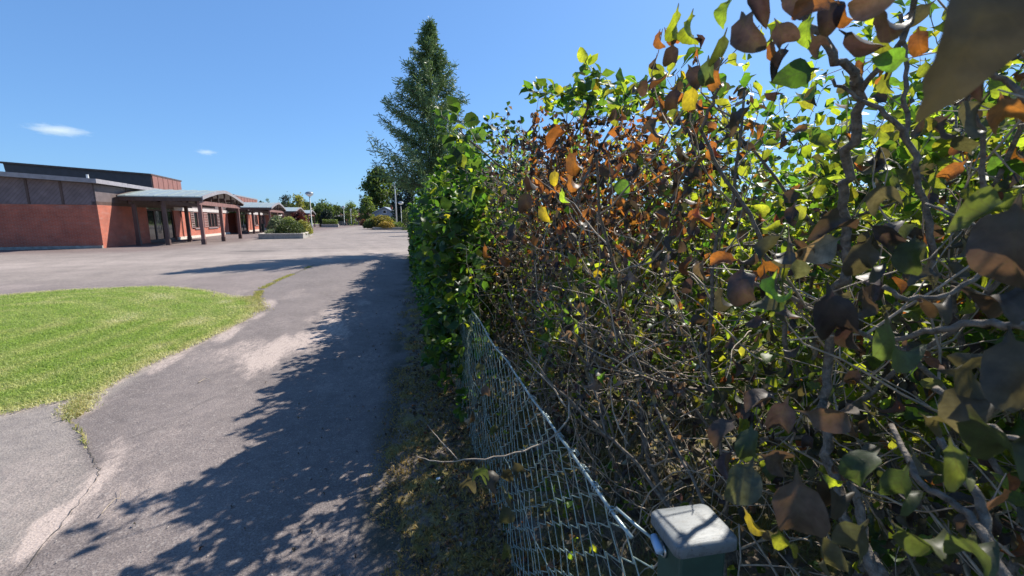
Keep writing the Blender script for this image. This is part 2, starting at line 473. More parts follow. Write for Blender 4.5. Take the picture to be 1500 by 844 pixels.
M["bin"] = plain("dark_green_plastic", (0.02, 0.045, 0.04), 0.4, var=0.2, scale=5)
def glass_mat():
    m, nt, N, L, b = new_mat("window_glass")
    b.inputs["Base Color"].default_value = (0.015, 0.02, 0.02, 1)
    b.inputs["Roughness"].default_value = 0.05
    b.inputs["Specular IOR Level"].default_value = 0.9
    nz = noise(nt, 0.7, 2, 0.5, coords(nt))
    bump(nt, nz.outputs[0], b, 0.1, 0.05)
    return m
M["lattice"] = plain("faded_lattice_paint", (0.36, 0.25, 0.23), 0.6, var=0.15, scale=8)
M["glass"] = glass_mat()

# ------------------------------------------------------------------ leaves
#           refl                      trans
KIND = {
 "G":  ((0.048, 0.110, 0.024), (0.15, 0.30, 0.022)),
 "YG": ((0.090, 0.150, 0.025), (0.54, 0.63, 0.035)),
 "O":  ((0.115, 0.112, 0.070), (0.120, 0.110, 0.030)),
 "B":  ((0.118, 0.096, 0.078), (0.080, 0.045, 0.022)),
 "Q":  ((0.095, 0.076, 0.060), (0.07, 0.055, 0.03)),
 "E":  ((0.078, 0.096, 0.046), (0.10, 0.13, 0.02)),
 "P":  ((0.090, 0.073, 0.072), (0.050, 0.028, 0.020)),
 "R":  ((0.210, 0.100, 0.058), (0.46, 0.165, 0.025)),
 "Y":  ((0.300, 0.220, 0.030), (0.60, 0.44, 0.02)),
 "T":  ((0.300, 0.250, 0.205), (0.24, 0.14, 0.06)),
 "D":  ((0.030, 0.072, 0.028), (0.06, 0.14, 0.018)),
}
KN = list(KIND)
REFL = np.array([KIND[k][0] for k in KN]); TRANS = np.array([KIND[k][1] for k in KN])
def leaf_tpl(rows, fold, curl, wave=0.0, width=0.78, stalk=0.0, side=0.0, fine=False):
    """heart-shaped leaf, base at 0, tip at 1 along +y, upper side +z"""
    y = np.linspace(0, 1, rows)
    w = (y + 0.004) ** 0.48 * (1.012 - y) ** 0.95 * (1 - .25 * np.clip(y - .75, 0, 1))
    w = w / w.max() * width / 2
    if stalk: y = np.concatenate([[-stalk], y]); w = np.concatenate([[0.012], w])
    w = np.maximum(w, 0.012)
    n = len(y)
    ds = np.diff(y, prepend=y[0])
    ang = curl * np.clip(y, 0, 1) ** 1.4
    cy = np.cumsum(ds * np.cos(ang)) + y[0]; cz = -np.cumsum(ds * np.sin(ang))
    V, UV = [], []
    cs = (-1, -.55, 0, .55, 1) if fine else (-1, 0, 1)
    c_ = len(cs)
    for k in range(n):
        nz = np.array([0, math.sin(ang[k]), math.cos(ang[k])])
        for s in cs:
            fo = fold * (1 + 0.35 * np.sign(s) * side)
            rip = wave * math.sin(y[k] * 7.5 + 1.0 + 2.2 * (s > 0)) * s * abs(s)
            p = np.array([s * w[k] * math.cos(fo * (.55 + .45 * abs(s))), cy[k], cz[k]]) + nz * w[k] * (abs(s) ** 1.5 * math.sin(fo) + rip)
            V.append(p); UV.append([0.5 + s * w[k], max(0, y[k]), 0])
    F = []
    for k in range(n - 1):
        for s in range(c_ - 1):
            a = k * c_ + s
            F.append([a, a + 1, a + c_ + 1, a + c_])
    return np.array(V), np.array(F), np.array(UV)
TPL_FLAT = [leaf_tpl(4, 0.25, 0.5), leaf_tpl(4, 0.45, 0.9, 0.2), leaf_tpl(4, 0.12, 0.2, -0.3)]
TPL_WILT = [leaf_tpl(5, 0.9, 2.4, 0.4, 0.6, 0, 1.0), leaf_tpl(5, 0.75, 1.2, 0.5, 0.7, 0, 0.5), leaf_tpl(5, 1.05, 0.5, 0.3, 0.65, 0, -0.6), leaf_tpl(5, 0.5, 2.0, -0.6, 0.7), leaf_tpl(5, 1.25, 1.6, 0.8, 0.6, 0, 0.8)]
TPL_FAR = [leaf_tpl(3, 0.35, 0.5), leaf_tpl(3, 0.15, 0.9)]
TPL_NEEDLE = [(np.array([[-.13, 0, 0], [.13, 0, 0], [.16, .55, .03], [-.16, .55, -.03], [0, 1, 0]], float), None, None)]
def frames(tip, nrm):
    Y = unit(tip); X = unit(np.cross(Y, nrm)); Z = np.cross(X, Y)
    return X, Y, Z
def add_leaves(mb, pos, tip, nrm, size, refl, trans, tpls, rng):
    X, Y, Z = frames(tip, nrm)
    which = rng.integers(0, len(tpls), len(pos))
    for t, (TV, TF, _) in enumerate(tpls):
        i = np.where(which == t)[0]
        if not len(i): continue
        s = size[i][:, None, None]
        V = pos[i][:, None] + s * (TV[None, :, 0:1] * X[i][:, None] + TV[None, :, 1:2] * Y[i][:, None] + TV[None, :, 2:3] * Z[i][:, None])
        k = len(TV)
        F = (TF[None] + (np.arange(len(i)) * k)[:, None, None]).reshape(-1, TF.shape[1])
        mb.add(V.reshape(-1, 3), F, refl=np.repeat(refl[i], k, 0), trans=np.repeat(trans[i], k, 0))
    return mb
def kind_colors(kinds, rng, var=0.22):
    k = 1 + rng.normal(0, var, (len(kinds), 1)).clip(-0.5, 0.6)
    hue = 1 + rng.normal(0, 0.07, (len(kinds), 3))
    return REFL[kinds] * k * hue, np.clip(TRANS[kinds] * (0.5 + 0.5 * k) * hue, 0, 0.85)
# ================================================================== THE GROUND
LAWN = np.array([(-40, -14), (-16, -7), (-8, 1.0), (-5.0, 3.05), (-3.6, 4.1), (-3.22, 4.45), (-3.06, 4.5), (-2.98, 4.25), (-2.78, 4.03), (-2.74, 4.25), (-2.93, 4.7),
                 (-2.94, 5.24), (-2.86, 5.8), (-2.75, 6.4), (-2.68, 7.14), (-2.62, 7.8), (-2.69, 8.41), (-2.98, 9.2), (-3.3, 9.75), (-3.97, 10.4), (-4.71, 11.25),
                 (-6.11, 12.13), (-7.86, 12.04), (-9.2, 11.2), (-12, 8.6), (-18, 3.0), (-40, -3)])
CRACK1 = [(-2.78, 4.03), (-2.5, 3.72), (-2.3, 3.45), (-2.12, 3.22), (-2.0, 3.04), (-1.9, 2.6), (-1.8, 2.1)]
CRACK2 = [(-3.1, 9.5), (-3.35, 10.6), (-3.45, 10.93), (-3.5, 12.6), (-3.42, 14.6), (-3.38, 16.7)]
def verge_x(y):          # left edge of the mossy strip beside the fence
    return np.where(y < 12, -0.12 + 0.018 * y, 0.1 + 0.0 * y) + 0.16 * (fbm(y * 1.3, y * 0 + 3.3, 5) - 0.5)
xs = np.concatenate([np.arange(-70, -14, 4.0), np.arange(-14, -5, 0.12), np.arange(-5, 0.9, 0.045), np.array([1.0, 2, 4, 6, 9, 12])])
ys = np.concatenate([np.arange(-12, 1, 1.0), np.arange(1, 13, 0.05), np.arange(13, 42, 0.25), np.array([46, 52, 60, 75, 95, 120, 150, 185])])
gx, gy = np.meshgrid(xs, ys, indexing='ij')
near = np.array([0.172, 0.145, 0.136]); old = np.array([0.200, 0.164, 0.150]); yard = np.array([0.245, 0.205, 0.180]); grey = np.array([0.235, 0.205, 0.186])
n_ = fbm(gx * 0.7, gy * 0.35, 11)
# beyond the cracked joint the older yard surface is pinker; further out it is paler
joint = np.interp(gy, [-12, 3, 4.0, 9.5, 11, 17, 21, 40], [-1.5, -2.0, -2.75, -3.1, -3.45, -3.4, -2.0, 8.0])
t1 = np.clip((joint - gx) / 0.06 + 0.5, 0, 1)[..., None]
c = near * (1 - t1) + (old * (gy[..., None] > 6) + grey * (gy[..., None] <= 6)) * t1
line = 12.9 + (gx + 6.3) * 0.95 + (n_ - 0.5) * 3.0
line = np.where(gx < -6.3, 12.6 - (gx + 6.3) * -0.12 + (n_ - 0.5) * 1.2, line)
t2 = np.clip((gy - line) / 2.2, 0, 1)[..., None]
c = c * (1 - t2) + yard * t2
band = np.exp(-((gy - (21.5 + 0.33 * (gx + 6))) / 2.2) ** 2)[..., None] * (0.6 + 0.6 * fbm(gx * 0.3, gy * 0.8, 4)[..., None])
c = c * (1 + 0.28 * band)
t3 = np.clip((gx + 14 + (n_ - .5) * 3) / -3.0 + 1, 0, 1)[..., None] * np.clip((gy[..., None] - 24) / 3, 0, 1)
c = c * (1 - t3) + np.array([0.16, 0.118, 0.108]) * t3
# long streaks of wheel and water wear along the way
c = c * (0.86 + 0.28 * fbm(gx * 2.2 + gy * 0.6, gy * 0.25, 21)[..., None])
# far patch repairs
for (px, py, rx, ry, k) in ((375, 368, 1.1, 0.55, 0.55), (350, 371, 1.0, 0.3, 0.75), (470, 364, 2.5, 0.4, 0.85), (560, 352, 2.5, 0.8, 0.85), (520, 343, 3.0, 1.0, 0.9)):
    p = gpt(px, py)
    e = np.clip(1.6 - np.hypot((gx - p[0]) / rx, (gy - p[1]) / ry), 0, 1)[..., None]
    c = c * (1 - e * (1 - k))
grit = np.zeros_like(gx)
def blob(x, y, rx, ry, ang, k, nz=0.9, s=1):
    ca, sa = math.cos(R(ang)), math.sin(R(ang))
    u = ((gx - x) * ca + (gy - y) * sa) / rx; v = (-(gx - x) * sa + (gy - y) * ca) / ry
    r = np.hypot(u, v) + (fbm(gx * 5.5 + gy * 1.5, gy * 1.6, s, 5) - 0.5) * nz * 2.4
    return k * np.clip((1.35 - r) / 1.0, 0, 1)
for a in ((-1.78, 5.35, 0.16, 0.6, 12, 1.0), (-1.62, 5.7, 0.30, 0.7, -8, 1.15), (-1.3, 6.2, 0.40, 0.5, 0, .85), (-1.15, 6.8, 0.30, 0.9, 5, .7), (-2.2, 5.9, 0.3, 0.5, -30, .6), (-1.95, 2.62, 0.105, 0.30, 6, 1.25),
          (-1.99, 3.0, 0.08, 0.3, 12, 1.1), (-2.0, 2.3, .10, .3, 0, .6), (-1.75, 2.75, 0.30, 0.35, 0, .42), (-1.35, 7.7, 0.3, .6, 0, .6), (-0.9, 8.6, .3, .6, 0, .55),
          (-2.7, 9.1, 0.12, 0.5, 20, .8), (-2.55, 7.9, .09, .5, 0, .7), (-2.6, 6.7, .12, .6, 0, .8), (-2.78, 5.6, .1, .5, 0, .7), (-2.1, 3.4, .1, .35, 30, .6)):
    grit = np.maximum(grit, blob(*a, s=int(abs(a[0] * 31))))
edge = seg_dist(gx, gy, LAWN, True)
grit = np.maximum(grit, 0.55 * np.clip(1 - edge / 0.10, 0, 1))
grit = np.maximum(grit, 0.33 * np.clip((fbm(gx * 1.6, gy * 0.7, 77) - 0.52) * 6, 0, 1) * (gy < 14))
crack = np.zeros_like(gx)
crack = np.maximum(crack, np.clip(1 - seg_dist(gx, gy, CRACK2) / 0.10, 0, 1) * 0.7)
vx = verge_x(gy)
crack = np.maximum(crack, np.clip((gx - vx + 0.28 + 0.6 * (fbm(gx * 5, gy * 3, 15) - 0.5)) / 0.3, 0, 1) * (gy < 20) * 0.9)
zz = np.where((gx > -5) & (gy > 1) & (gy < 13), 0.006 * (fbm(gx * 2, gy * 2, 2) - 0.5), 0)
nx, ny = gx.shape
idx = np.arange(nx * ny).reshape(nx, ny)
F = np.stack([idx[:-1, :-1], idx[1:, :-1], idx[1:, 1:], idx[:-1, 1:]], -1).reshape(-1, 4)
mb = MB()
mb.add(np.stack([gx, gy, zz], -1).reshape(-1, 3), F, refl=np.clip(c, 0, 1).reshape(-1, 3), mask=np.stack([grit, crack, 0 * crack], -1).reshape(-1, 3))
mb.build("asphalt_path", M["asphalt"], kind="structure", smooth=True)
# cracks: ragged ribbons of dirt sunk in the surface
rgc = np.random.default_rng(6); mbc = MB()
def crack_line(P, w, step=.03, jit=.012):
    P = np.asarray(P, float); L_ = np.hypot(*np.diff(P, axis=0).T).sum()
    Q = smooth_path(np.column_stack([P, 0 * P[:, 0]]), max(6, int(L_ / step)))
    Q[1:-1, :2] += rgc.normal(0, jit, (len(Q) - 2, 2))
    t = unit(np.gradient(Q, axis=0)); nrm_ = np.stack([-t[:, 1], t[:, 0], 0 * t[:, 0]], 1)
    ww = w * rgc.uniform(.25, 1.3, len(Q)) * np.clip(np.minimum(np.arange(len(Q)), np.arange(len(Q))[::-1]) / 4, .1, 1)
    V = np.empty((2 * len(Q), 3)); V[0::2] = Q + nrm_ * ww[:, None]; V[1::2] = Q - nrm_ * ww[:, None]; V[:, 2] = .0065
    i = np.arange(len(Q) - 1) * 2
    mbc.add(V, np.stack([i, i + 1, i + 3, i + 2], 1))
crack_line(CRACK1, .0026, .04, .008); crack_line([(-2.3, 3.45), (-2.0, 3.7), (-1.85, 4.2), (-1.5, 4.7)], .0016, .06, .004)
crack_line([(-3.4, 11), (-2.4, 11.4), (-1.2, 11.2), (.1, 11.6)], .006, .12, .01); crack_line([(-5, 14.5), (-3.4, 15.2), (-1.5, 14.9), (.2, 15.4)], .008, .15, .015)
mbc.build("asphalt_crack", plain("crack_dirt", (0.055, 0.048, 0.04), 0.95, var=.4, scale=40), kind="structure")
# the land all round, out to the horizon
MB().add([(-2500, -2500, -.06), (2500, -2500, -.06), (2500, 2500, -.06), (-2500, 2500, -.06)], [[0, 1, 2, 3]]).build("ground", M["turf"], kind="structure")
# soil strip under fence and hedge
sx_ = np.concatenate([np.arange(-0.5, 2.0, 0.05), np.arange(2.0, 4.6, 0.2)]); sy_ = np.concatenate([np.arange(-3, 0, .3), np.arange(0, 7, 0.06), np.arange(7, 21.1, 0.25)])
hx, hy = np.meshgrid(sx_, sy_, indexing='ij')
rise = np.clip((hx - verge_x(hy)) / 0.35, -1, 1)
hz = 0.006 + 0.035 * rise + 0.06 * (fbm(hx * 3, hy * 3, 31) - 0.5) * (rise > 0) + 0.03 * (fbm(hx * 11, hy * 11, 33) - 0.5)
nx, ny = hx.shape; idx = np.arange(nx * ny).reshape(nx, ny)
MB().add(np.stack([hx, hy, hz], -1).reshape(-1, 3), np.stack([idx[:-1, :-1], idx[1:, :-1], idx[1:, 1:], idx[:-1, 1:]], -1).reshape(-1, 4)).build("soil_strip", M["soil"], kind="structure", smooth=True)
def soil_z(x, y):
    r = np.clip((x - verge_x(y)) / 0.35, -1, 1)
    return 0.006 + 0.035 * r + 0.06 * (fbm(x * 3, y * 3, 31) - 0.5) * (r > 0)
# meadow of the plot behind the hedge
MB().add([(4.5, -30, .02), (300, -30, .02), (300, 21, .02), (4.5, 21, .02)], [[0, 1, 2, 3]]).build("meadow", M["turf"], kind="structure")

# lawn: a low swelling sheet, then blades
lx, ly = np.meshgrid(np.arange(-24, -2.5, 0.14), np.arange(-4, 12.4, 0.14), indexing='ij')
ins = in_poly(lx, ly, LAWN)
ed = seg_dist(lx, ly, LAWN, True) * np.where(ins, 1, -1)
nx, ny = lx.shape; idx = np.arange(nx * ny).reshape(nx, ny)
F = np.stack([idx[:-1, :-1], idx[1:, :-1], idx[1:, 1:], idx[:-1, 1:]], -1).reshape(-1, 4)
lz = np.where(ed > -0.15, 0.026 * np.clip(ed / 0.3, -0.6, 1) + 0.012 * (fbm(lx * 2, ly * 2, 3) - 0.5) * np.clip(ed * 5, 0, 1) - 0.006, -0.05)
keep = (ed.reshape(-1)[F] > -0.3).all(1)
MB().add(np.stack([lx, ly, lz], -1).reshape(-1, 3), F[keep]).build("lawn", M["turf"], kind="structure", smooth=True)

def blades(name, xy, z, h, rng, colA, colB, mixv, width=0.0035, lean=0.5, mat="grass", trk=1.6, **kw):
    n = len(xy)
    a = rng.uniform(0, 2 * math.pi, n); b = rng.uniform(0, 2 * math.pi, n)
    w = width * rng.uniform(0.7, 1.4, n)
    le = h * lean * rng.uniform(0.1, 1.2, n)
    ux, uy = np.cos(a), np.sin(a)
    P = np.column_stack([xy, z])
    sd = np.column_stack([np.cos(b) * w, np.sin(b) * w, 0 * w])
    d1 = np.column_stack([ux * le * .3, uy * le * .3, h * 0.55]); d2 = np.column_stack([ux * le, uy * le, h])
    V = np.stack([P - sd, P + sd, P + d1 + sd * .8, P + d1 - sd * .8, P + d2], 1)
    base = np.arange(n) * 5
    col = colA * (1 - mixv[:, None]) + colB * mixv[:, None]
    col = col * (1 + rng.normal(0, 0.18, (n, 1))).clip(.5, 1.6)
    rf = np.repeat(col, 5, 0)
    m_ = MB()
    m_.add(V.reshape(-1, 3), np.stack([base, base + 1, base + 2, base + 3], 1), refl=rf, trans=np.clip(rf * trk, 0, .8))
    m_.V.append(np.zeros((0, 3))); m_.L.append(np.stack([base + 3, base + 2, base + 4], 1).ravel()); m_.C.append(np.full(n, 3))
    return m_.build(name, M[mat], kind="stuff", smooth=False, **kw)
rng = np.random.default_rng(5)
def sample_lawn(n, box):
    p = np.column_stack([rng.uniform(box[0], box[1], n), rng.uniform(box[2], box[3], n)])
    return p[in_poly(p[:, 0], p[:, 1], LAWN + rng.normal(0, 0.001, LAWN.shape))]
p = np.vstack([sample_lawn(150000, (-9, -2.6, 3.8, 8)), sample_lawn(80000, (-12, -2.6, 8, 12.3))])
jit = rng.normal(0, 0.03, p.shape); e = seg_dist(p[:, 0], p[:, 1], LAWN, True)
dry = np.clip(1.2 * np.exp(-e / 0.19) * (0.35 + 1.1 * fbm(p[:, 0] * 2, p[:, 1] * 2, 9)) + 1.5 * (fbm(p[:, 0] * 0.9, p[:, 1] * 1.5, 41) - 0.60), 0, 1)
tip_zone = np.exp(-((p[:, 0] + 2.75) ** 2 / .15 + (p[:, 1] - 8.6) ** 2 / .8)) + np.exp(-((p[:, 0] + 2.85) ** 2 / .02 + (p[:, 1] - 4.3) ** 2 / .1))
dry = np.clip(dry + 0.8 * tip_zone * fbm(p[:, 0] * 5, p[:, 1] * 5, 3), 0, 1)
# mowing stripes: paler arcs that run round the edge
for (c0, w0, k0) in ((.38, .07, .30), (.80, .10, .38), (1.35, .10, .30), (1.9, .16, .42), (2.7, .14, .3), (3.6, .2, .35)):
    dry = dry + k0 * np.exp(-((e - c0 - .25 * (fbm(p[:, 0] * .6, p[:, 1] * .6, 17) - .5)) / w0) ** 2) * (.3 + 1.1 * fbm(p[:, 0] * 1.1, p[:, 1] * 1.1, 18))
for (bx_, by_, r_) in ((-3.35, 7.7, .35), (-5.2, 10.3, .55), (-3.2, 6.2, .22), (-4.6, 8.2, .35), (-3.6, 9.4, .3)):
    dry = dry + .95 * np.exp(-((p[:, 0] - bx_) ** 2 * 2.2 + (p[:, 1] - by_) ** 2) / r_ ** 2) * (.2 + 1.2 * fbm(p[:, 0] * 6, p[:, 1] * 6, 19))
dry = np.clip(dry + .5 * np.clip(fbm(p[:, 0] * 3.1, p[:, 1] * 2.4, 23) - .55, 0, 1) * 3, 0, 1)
h = rng.uniform(0.015, 0.038, len(p)) * (0.75 + 0.6 * fbm(p[:, 0] * 1.3, p[:, 1] * 0.8, 12))
blades("lawn_grass", p + jit * (e < .1)[:, None], 0.012 + 0 * h, h, rng, np.array([0.225, 0.305, 0.060]), np.array([0.50, 0.45, 0.21]), dry, 0.0045, 1.25, trk=2.0)
# weeds along the joint and taller dry tufts on the lawn tip
def along(P, n, w):
    P = np.asarray(P, float); seg = rng.integers(0, len(P) - 1, n); t = rng.uniform(0, 1, n)
    q = P[seg] * (1 - t[:, None]) + P[seg + 1] * t[:, None]
    return q + rng.normal(0, w, q.shape)
q = along(CRACK2, 5200, 0.035); q = q[fbm(q[:, 0] * 2, q[:, 1] * 2.2, 3) > 0.42]
blades("joint_weeds", q, 0 * q[:, 0], rng.uniform(.012, .04, len(q)), rng, np.array([0.20, 0.25, 0.05]), np.array([0.44, 0.36, 0.12]), rng.uniform(0, 1, len(q)), 0.005, 0.9)
q = np.vstack([along([(-2.7, 8.3), (-3.1, 9.4), (-3.4, 9.9)], 2600, .09), along([(-2.8, 4.10), (-2.98, 4.5)], 900, .03), along(CRACK1[:3], 60, .008)])
blades("dry_tufts", q, 0 * q[:, 0], rng.uniform(.02, .05, len(q)), rng, np.array([0.22, 0.27, 0.06]), np.array([0.50, 0.41, 0.18]), rng.uniform(0, 1, len(q)), 0.004, 1.1)
# moss, low dry grass and litter on the verge
n = 26000
q = np.column_stack([rng.uniform(-.45, .75, n), 1.2 + 6.5 * rng.uniform(0, 1, n) ** 1.4])
k = fbm(q[:, 0] * 3, q[:, 1] * 2, 51) + 0.35 * np.clip((q[:, 0] - verge_x(q[:, 1]) + .1), -1, .4)
q = q[k > 0.50]
blades("verge_moss", q, soil_z(q[:, 0], q[:, 1]) - .004, rng.uniform(.012, .035, len(q)), rng, np.array([0.16, 0.12, 0.04]), np.array([0.44, 0.31, 0.11]), fbm(q[:, 0] * 4, q[:, 1] * 4, 7), 0.0045, 1.3)

# ================================================================== THE SCHOOL  (its own axes, turned 6 degrees)
BA = R(6.1)
def b2w(x, y, z=0.0):
    return (x * math.cos(BA) - y * math.sin(BA), x * math.sin(BA) + y * math.cos(BA), z)
def onframe(px, py, dist):
    p = at(px, py, dist); return p
school = empty("school_building", (0, 0, 0), BA, label="long low red brick school with dark boarded upper band and flat roof beyond the lawn", cat="school building")
WX = -14.1
Y0, CY = 31.4, (0.0, 24.6, 47.5, 69.0)
def window(x, ya, yb, za, zb, panes):
    f = MB()
    f.span(x - .12, x + .035, ya, yb, za, za + .09); f.span(x - .12, x + .035, ya, yb, zb - .09, zb)
    st = np.linspace(ya, yb, panes + 1)
    for i, s in enumerate(st):
        w = .05
        f.span(x - .118, x + .037, max(ya, s - w) , min(yb, s + w), za + .09, zb - .09)
    fo = f.build("window", M["redwood"], school)
    for i in range(panes):
        MB().span(x - .07, x - .05, st[i] + .05, st[i + 1] - .05, za + .09, zb - .09).build("pane", M["glass"], fo)
    MB().span(x - .05, x + .10, ya - .05, yb + .05, za - .06, za - .002).build("sill", M["fascia"], fo)
def lattice(x, ya, yb, za, zb):
    f = MB()
    f.span(x - .02, x + .03, ya, ya + .05, za, zb); f.span(x - .02, x + .03, yb - .05, yb, za, zb)
    for z in np.arange(za + .05, zb, .16): f.span(x - .018, x + .028, ya + .05, yb - .05, z, z + .06)
    f.build("lattice", M["lattice"], school)
def wall(ya, yb, za, zb, x=WX, t=.3):
    MB().span(x - t, x, ya, yb, za, zb).build("brick_wall", M["brick"], school)
for k, o in enumerate(CY):
    a = Y0 if k == 0 else 57.6 + CY[k - 1] + 5.0
    wall(a, 37.5 + o, -.3, 2.5)
    # recessed glazed entrance
    f = MB(); st_ = (37.52, 38.9, 40.3, 42.18); xa, xb = WX - .2, WX - .08
    for y_ in st_: f.span(xa, xb, y_ - (.1 if y_ > 38 else 0) + o, y_ + (.1 if y_ < 42 else 0) + o, 0, 2.45)
    for k_ in range(3):
        ya_, yb_ = st_[k_] + .102 + o, st_[k_ + 1] - .102 + o
        f.span(xa + .002, xb - .002, ya_, yb_, 2.3, 2.448); f.span(xa + .002, xb - .002, ya_, yb_, .002, .2)
    d = f.build("door", M["darkwood"], school)
    for k_ in range(3):
        MB().span(WX - .15, WX - .12, st_[k_] + .101 + o, st_[k_ + 1] - .101 + o, .2, 2.3).build("pane", M["glass"], d)
    MB().tube([(WX - .04, 40.1 + o, .8), (WX - .04, 40.1 + o, 1.5)], .02).build("handle", M["steel"], d)
    wall(42.2 + o, 46.0 + o, -.3, 2.4); wall(46.0 + o, 54.2 + o, -.3, .8); wall(48.6 + o, 50.4 + o, .8, 2.4); wall(54.2 + o, 57.6 + o, -.3, 2.4)
    window(WX, 46.6 + o, 48.6 + o, .84, 2.4, 2); window(WX, 50.4 + o, 53.4 + o, .84, 2.4, 3)
    lattice(WX + .04, 45.8 + o, 46.55 + o, .9, 2.35); lattice(WX + .04, 49.2 + o, 50.3 + o, .9, 2.35); lattice(WX + .04, 53.45 + o, 54.2 + o, .9, 2.35)
    MB().span(WX - .25, WX + .08, 42.2 + o, 57.6 + o, 2.402, 2.70).build("lintel_band", M["palefascia"], school)
    MB().span(WX + .002, WX + .09, 42.3 + o, 57.5 + o, -.05, .22).build("plinth", M["plinth"], school)
    # dark recess to the next wing
    MB().span(WX - 1.9, WX - 1.6, 57.4 + o, 62.8 + o, -.1, 2.5).build("brick_wall", M["brick"], school)
    MB().span(WX - 1.7, WX - .302, 57.45 + o, 57.6 + o, -.1, 2.5).build("brick_wall", M["brick"], school)
    MB().span(WX - 1.598, WX - .302, 62.6 + o, 62.8 + o, -.1, 2.5).build("brick_wall", M["brick"], school)
    for yy in (58.4, 59.6, 60.8): MB().span(WX - 1.58, WX - 1.5, yy + o, yy + .12 + o, 0, 2.4).build("batten", M["darkwood"], school)
    # lit pipes on the pier
    MB().tube([(WX + .06, 43.6 + o, .1), (WX + .06, 43.6 + o, 2.4)], .04).build("downpipe", M["darkwood"], school)
# boarded band over the brick, panel by panel
y = Y0 + .02
while y < 126:
    b_ = min(y + 3.6, 126)
    MB().span(WX - .25, WX - .03, y + .04, b_ - .04, 2.703, 3.68).build("cladding_panel", M["diagside"], school)
    MB().span(WX - .2, WX + .0, b_ - .04, b_ + .04, 2.704, 3.68).build("batten", M["darkwood"], school)
    y = b_
MB().span(WX - .25, WX - .02, Y0 + .03, 42.2, 2.503, 2.7).build("band_board", M["darkwood"], school)
# end wall, turned to the sports hall side
def rz_(x): return 3.70 + max(0, (WX - x)) * .065
EA = R(0)
MB().span(-27, WX - .302, Y0, Y0 + .3, -.3, 2.5).build("brick_wall", M["brick"], school)
MB().span(-27, WX + .0, Y0 - .14, Y0 - .003, -.3, .16).build("plinth", M["concrete"], school)
for i in range(9):
    x1 = WX - .05 - i * 1.45; x0 = x1 - 1.45
    MB().prism([(x0 + .05, 2.51), (x1 - .05, 2.51), (x1 - .05, rz_(x1)), (x0 + .05, rz_(x0))], 'y', Y0 + .03, Y0 + .25).build("cladding_panel", M["diag"], school)
    MB().prism([(x0 - .05, 2.512), (x0 + .048, 2.512), (x0 + .048, rz_(x0)), (x0 - .05, rz_(x0))], 'y', Y0 - .01, Y0 + .2).build("batten", M["darkwood"], school)
MB().prism([(-27.5, rz_(-27.5)), (WX + .35, rz_(WX)), (WX + .35, rz_(WX) + .24), (-27.5, rz_(-27.5) + .26)], 'y', Y0 - .5, Y0 + 3).build("roof_edge", M["fascia"], school)
MB().span(WX - 16, WX + .25, Y0 + 3.002, 127, 3.70, 3.90).build("roof", M["rooftop"], school)
MB().span(WX + .252, WX + .36, Y0 + 3.003, 127, 3.70, 3.93).build("gutter_edge", M["fascia"], school)
MB().tube([(WX - .5, Y0 + .6, 3.95), (WX - .5, Y0 + .6, 4.25)], .06, 8).build("vent_pipe", M["white"], school)
# raised hall roof behind
UX, UY = -17.5, 48.3
MB().prism([(-27.2, 3.9), (UX, 3.9), (UX, 5.66), (-27.4, 6.3)], 'y', UY, UY + 6.9).build("hall_wall", M["upper"], school)
MB().prism([(-27.7, 6.3), (UX + .1, 5.66), (UX + .1, 5.80), (-27.7, 6.44)], 'y', UY - .15, UY + 7.0).build("hall_roof_edge", M["darkwood"], school)
for i in range(6):
    MB().span(UX + .002, UX + .07, UY + .12 + i * 1.13, UY + 1.16 + i * 1.13, 3.92, 5.655).build("hall_panel", M["redpanel"], school)
MB().span(-19.5, -18.2, 58, 59.5, 3.9, 4.75).build("chimney", M["upper"], school)
MB().span(-24, UX, 76, 92, 3.9, 5.3).build("hall_wall", M["upper"], school)
MB().span(-24, UX + .1, 75.9, 92.1, 5.302, 5.5).build("hall_roof_edge", M["fascia"], school)
for i in range(8): MB().span(UX + .002, UX + .06, 76.1 + i * 2, 77.9 + i * 2, 3.92, 5.29).build("hall_panel", M["redpanel"], school)

